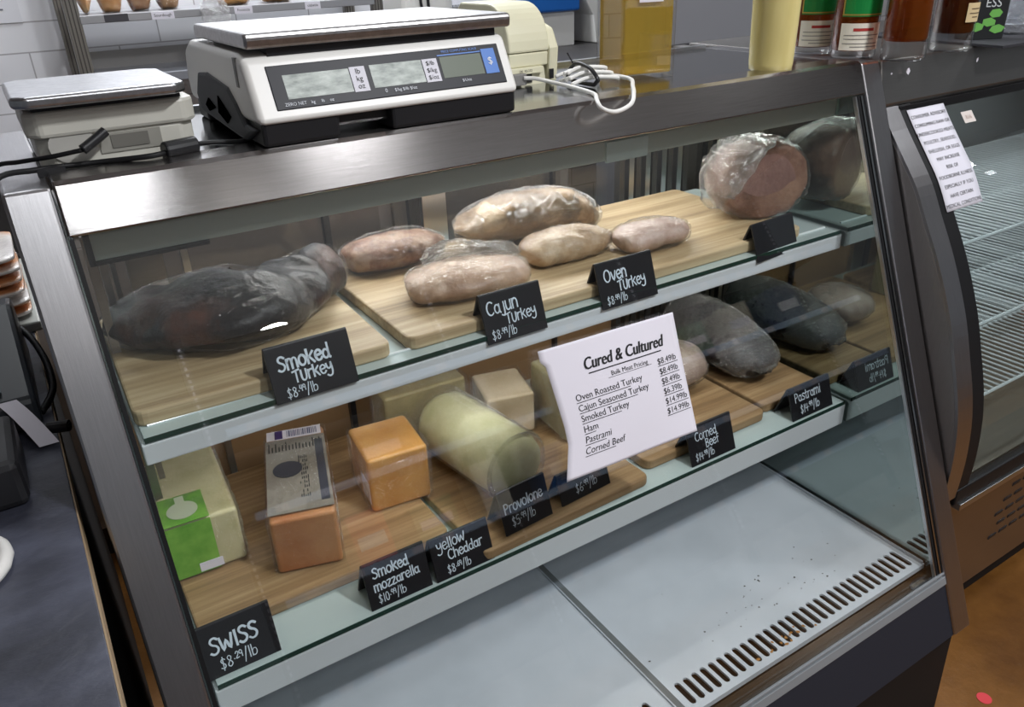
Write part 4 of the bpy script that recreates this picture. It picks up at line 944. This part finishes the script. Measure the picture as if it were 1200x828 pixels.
for k, (nm_, x, z, w_, h_, col, cn) in enumerate([('carton', .15, .8, .16, .22, (200, 60, 56), 'red'), ('carton', .42, .8, .2, .16, (60, 120, 74), 'green'), ('carton', .75, .8, .14, .24, (222, 214, 196), 'cream'), ('carton', 1.1, .8, .22, .2, (40, 90, 150), 'blue'),
        ('carton', 1.5, .8, .18, .2, (196, 160, 60), 'mustard'), ('carton', 1.9, 1.16, .16, .22, (206, 72, 66), 'crimson'), ('carton', 2.15, 1.16, .2, .17, (70, 126, 84), 'dull green'), ('carton', 2.5, 1.16, .2, .2, (210, 200, 180), 'beige'),
        ('carton', .3, 1.16, .22, .2, (86, 74, 66), 'brown'), ('carton', .8, 1.16, .2, .24, (150, 156, 160), 'grey'), ('carton', 1.3, 1.16, .16, .2, (176, 110, 60), 'copper'), ('carton', 2.9, 1.16, .2, .22, (64, 70, 110), 'navy')]):
    o = thing('store_'+nm_, '%s product carton on the store shelving across the aisle' % cn, 'carton', (x+w_/2, -2.68, z), 0, 'cartons on the store shelving')
    MB().box(x, x+w_, -2.80, -2.58, z+.0005, z+h_).build('carton_body', plain('carton_'+cn.replace(' ', '_'), srgb(*col), .5), o, bevel=.003)
    MB().box(x+w_*.12, x+w_*.88, -2.5808, -2.5795, z+h_*.3, z+h_*.55).build('carton_label', paper, o)
un = thing('steel_shelf_unit', 'steel prep table with overshelf against the white block wall', 'shelf unit', (.2, 2.5, 0))
def post(x, y):
    MB().box(x-.022, x+.022, y-.016, y+.016, 0, 1.75).build('post', plain('post_grey', srgb(132, 128, 122), .35, .6), un, bevel=.002)
    g_ = MB()
    for k in range(3): g_.box(x-.014+.012*k, x-.010+.012*k, y-.0175, y-.0155, 0, 1.75)
    g_.build('post_groove', plain('groove_dark', srgb(70, 66, 62), .5), un)
post(-.318, 2.36); post(.775, 2.36); post(-.318, 2.66); post(.775, 2.66)
MB().box(-.30, .76, 2.34, 2.67, 1.217, 1.243).build('overshelf', plain('overshelf_steel', srgb(168, 168, 172), .35, .5), un, bevel=.002)
MB().box(-.31, .76, 2.34, 2.67, 1.012, 1.045).build('worktop', plain('worktop_steel', srgb(150, 152, 160), .35, .5), un, bevel=.003)
MB().box(-.30, .76, 2.655, 2.67, 1.045, 1.105).build('backsplash', plain('splash_steel', srgb(150, 148, 146), .4, .5), un)
MB().box(-.30, .76, 2.36, 2.66, .25, .28).build('lower_shelf', steel_dark, un)
MB().box(-.225, -.15, 2.3375, 2.3405, 1.219, 1.242).build('dark_tape', plain('tape_dark', srgb(62, 60, 66), .5), un)
for x0, x1, s in [(-.075, .0, 'Sourdough'), (.21, .275, 'Focaccia'), (.475, .535, 'ciabatta')]:
    MB().box(x0, x1, 2.3370, 2.3402, 1.217, 1.241).build('shelf_tag', paper, un)
    text('tag_lettering', s, .0135, ink, un, frame_matrix(((x0+x1)/2, 2.3365, 1.2255), (1, 0, 0), (0, 0, 1)))
bread = mottled('bread_crust', [(.3, srgb(150, 88, 36)), (.5, srgb(206, 150, 84)), (.7, srgb(228, 190, 130))], 14, .6, 0, .3, 40)
bread2 = mottled('dark_crust', [(.3, srgb(98, 56, 26)), (.5, srgb(146, 98, 56)), (.7, srgb(196, 156, 110))], 14, .6, 0, .3, 40)
for k, (x, ww, mm, lab_) in enumerate([(-.264, .020, bread, 'orange-brown bread bag beside the steel post'), (-.183, .038, bread, 'golden bread loaf in clear bag, second from the steel post'), (-.088, .038, bread2, 'dark crusted loaf in clear bag above the dark shelf tape'), (.008, .038, bread2, 'brown loaf in crumpled clear bag, fourth from the steel post'), (.24, .06, bread, 'pale bread loaf in clear bag behind the middle shelf tag'), (.40, .06, bread, 'golden bread loaf near the far end of the shelf')]):
    z_ = 1.2435
    sp_ = [(x-ww, 2.45, z_+.04, .01, .012), (x-ww*.8, 2.45, z_+.042, .05, .04), (x, 2.45, z_+.045, .07, .045), (x+ww*.8, 2.45, z_+.042, .05, .04), (x+ww, 2.45, z_+.04, .01, .012)]
    o = thing('bread_bag', lab_, 'bread', (x, 2.45, z_), 0, 'bagged breads on the overshelf')
    blob(sp_, z_, 18, .005, 22, 60+k).build('loaf', mm, o, smooth=True)
    blob(sp_, z_-.0002, 26, .009, 40, 70+k, .006).build('bag', wrap, o, smooth=True)
cbag = [(.135, 2.318, 1.29, .012, .012), (.135, 2.316, 1.26, .045, .016), (.14, 2.314, 1.21, .052, .018), (.14, 2.316, 1.17, .04, .016), (.14, 2.318, 1.155, .01, .006)]
tag(blob(cbag, None, 30, .012, 36, 3, 0, 10, 1, .01).build('plastic_bag', clear('bag_film', (1, 1, 1), 1.5, .08, 2, 1.0, 60, .12, add=.2), smooth=True), 'crumpled clear plastic bag hanging from the overshelf edge', 'bag')
wp = thing('wall_notice', 'white paper notice with small print on the block wall', 'sign', (-.55, 2.69, 1.36))
MB().box(-.62, -.45, 2.6965, 2.699, 1.22, 1.46).build('sheet', plain('notice_white', srgb(216, 216, 222), .7), wp)
n_ = MB()
for k in range(8): n_.box(-.56+.01*(k % 3), -.50-.01*((k*2) % 3), 2.6955, 2.6963, 1.262+.022*k, 1.267+.022*k)
n_.build('print', plain('notice_print', srgb(110, 110, 120), .7), wp)
kb = thing('steel_cabinet', 'low stainless cabinet in the kitchen seen through the rear glass of the deli case', 'cabinet', (.1, 1.4, 0))
MB().box(-1.0, .8, 1.1, 1.7, .10, .86).build('cabinet_body', plain('cabinet_grey', srgb(150, 144, 140), .4, .3), kb, bevel=.003)
MB().box(-1.02, .82, 1.08, 1.72, .86, .89).build('cabinet_top', steel, kb, bevel=.002)
for k in range(3): MB().box(-.97+.59*k, -.42+.59*k, 1.085, 1.1, .14, .83).build('door', plain('cabinet_door', srgb(128, 120, 114), .4, .3), kb, bevel=.002)
MB().box(-.98, .78, 1.13, 1.68, 0, .10).build('plinth', black, kb)
# work bench with dark top behind the printer, and things on it
wb = thing('prep_bench', 'dark grey topped prep bench behind the receipt printer', 'bench', (1.6, 2.0, 0))
MB().box(.86, 2.6, 1.35, 2.66, .93, .97).build('bench_top', plain('bench_dark', srgb(64, 62, 62), .5), wb, bevel=.003)
for x in (.92, 2.5):
    for y in (1.42, 2.6): MB().box(x-.025, x+.025, y-.025, y+.025, 0, .93).build('leg', alu, wb)
tub = thing('white_tub', 'white plastic tub with rounded corner on the prep bench', 'tub', (1.0, 2.45, .97))
MB().prism(rsq(.12, .05), 0, .30, 'z', Matrix.Translation((1.0, 2.45, .97))).build('tub_body', whiteplastic, tub, bevel=.01)
MB().tube([(.955, 2.325, 1.27), (.955, 2.322, 1.2), (.985, 2.322, 1.16), (.985, 2.322, 1.24)], .006).build('dark_strap', black, tub, smooth=True)
bw = tag(MB().lathe([(.05, 0), (.085, .03), (.10, .06), (.097, .06), (.08, .032), (.004, .012)], (1.22, 2.40, 1.125), 32).build('steel_bowl', chrome, smooth=True), 'shallow stainless bowl on top of the white bread box', 'bowl')
wbx = thing('bread_box', 'white box under the stainless bowl on the prep bench', 'box', (1.22, 2.45, .97))
MB().box(1.13, 1.33, 2.3, 2.6, .97, 1.12).build('box_body', whiteplastic, wbx, bevel=.01)
MB().box(1.128, 1.332, 2.298, 2.602, 1.112, 1.125).build('lid', whiteplastic, wbx, bevel=.003)
gr = thing('coffee_grinder', 'small black grinder beside the blue crate', 'grinder', (1.42, 2.4, .97))
MB().box(1.37, 1.46, 2.36, 2.46, .97, 1.14).build('body', black, gr, bevel=.006)
MB().lathe([(.03, 0), (.045, .03), (.045, .07), (.02, .08)], (1.415, 2.41, 1.14), 24).build('hopper', plain('smoke_grey', srgb(40, 42, 50), .2), gr, smooth=True)
bc_ = thing('blue_crate', 'bright blue plastic crate against the block wall', 'crate', (1.7, 2.55, .97))
MB().box(1.52, 1.86, 2.46, 2.66, 1.125, 1.30).build('crate_body', blue, bc_, bevel=.01)
MB().box(1.54, 1.84, 2.48, 2.66, .97, 1.125).build('crate_stand', whiteplastic, bc_, bevel=.004)
wk = thing('white_bracket', 'white curved corner bracket on the wall beyond the printer', 'bracket', (1.98, 2.6, .97))
MB().prism([(1.86, 1.30), (1.88, 1.18), (1.93, 1.10), (1.95, .972), (2.12, .972), (2.12, 1.30)], 2.45, 2.69, 'y').build('bracket_body', whiteplastic, wk, bevel=.004)
fd = thing('grey_refrigerator', 'tall grey refrigerator behind the square oil bottle', 'refrigerator', (1.35, 1.1, 0))
MB().box(1.02, 1.75, .95, 1.25, .06, 1.75).build('cabinet', plain('fridge_grey', srgb(150, 150, 156), .4, .2), fd, bevel=.006)
MB().box(1.025, 1.745, .93, .95, .30, 1.12).build('lower_door', plain('fridge_grey_dark', srgb(126, 126, 132), .4, .2), fd, bevel=.004)
MB().box(1.025, 1.745, .93, .95, 1.13, 1.74).build('upper_door', plain('fridge_door', srgb(150, 150, 156), .4, .2), fd, bevel=.004)
for x in (1.05, 1.72): MB().box(x-.02, x+.02, .97, 1.23, 0, .06).build('foot', black, fd)
# dot on the floor
rd = MB().lathe([(0, 0), (.014, 0), (.014, .0012), (0, .0012)], (.752, -.387, 0), 20)
tag(rd.build('floor_sticker', plain('sticker_red', srgb(214, 66, 74), .5)), 'small red round sticker on the brown floor', 'sticker')
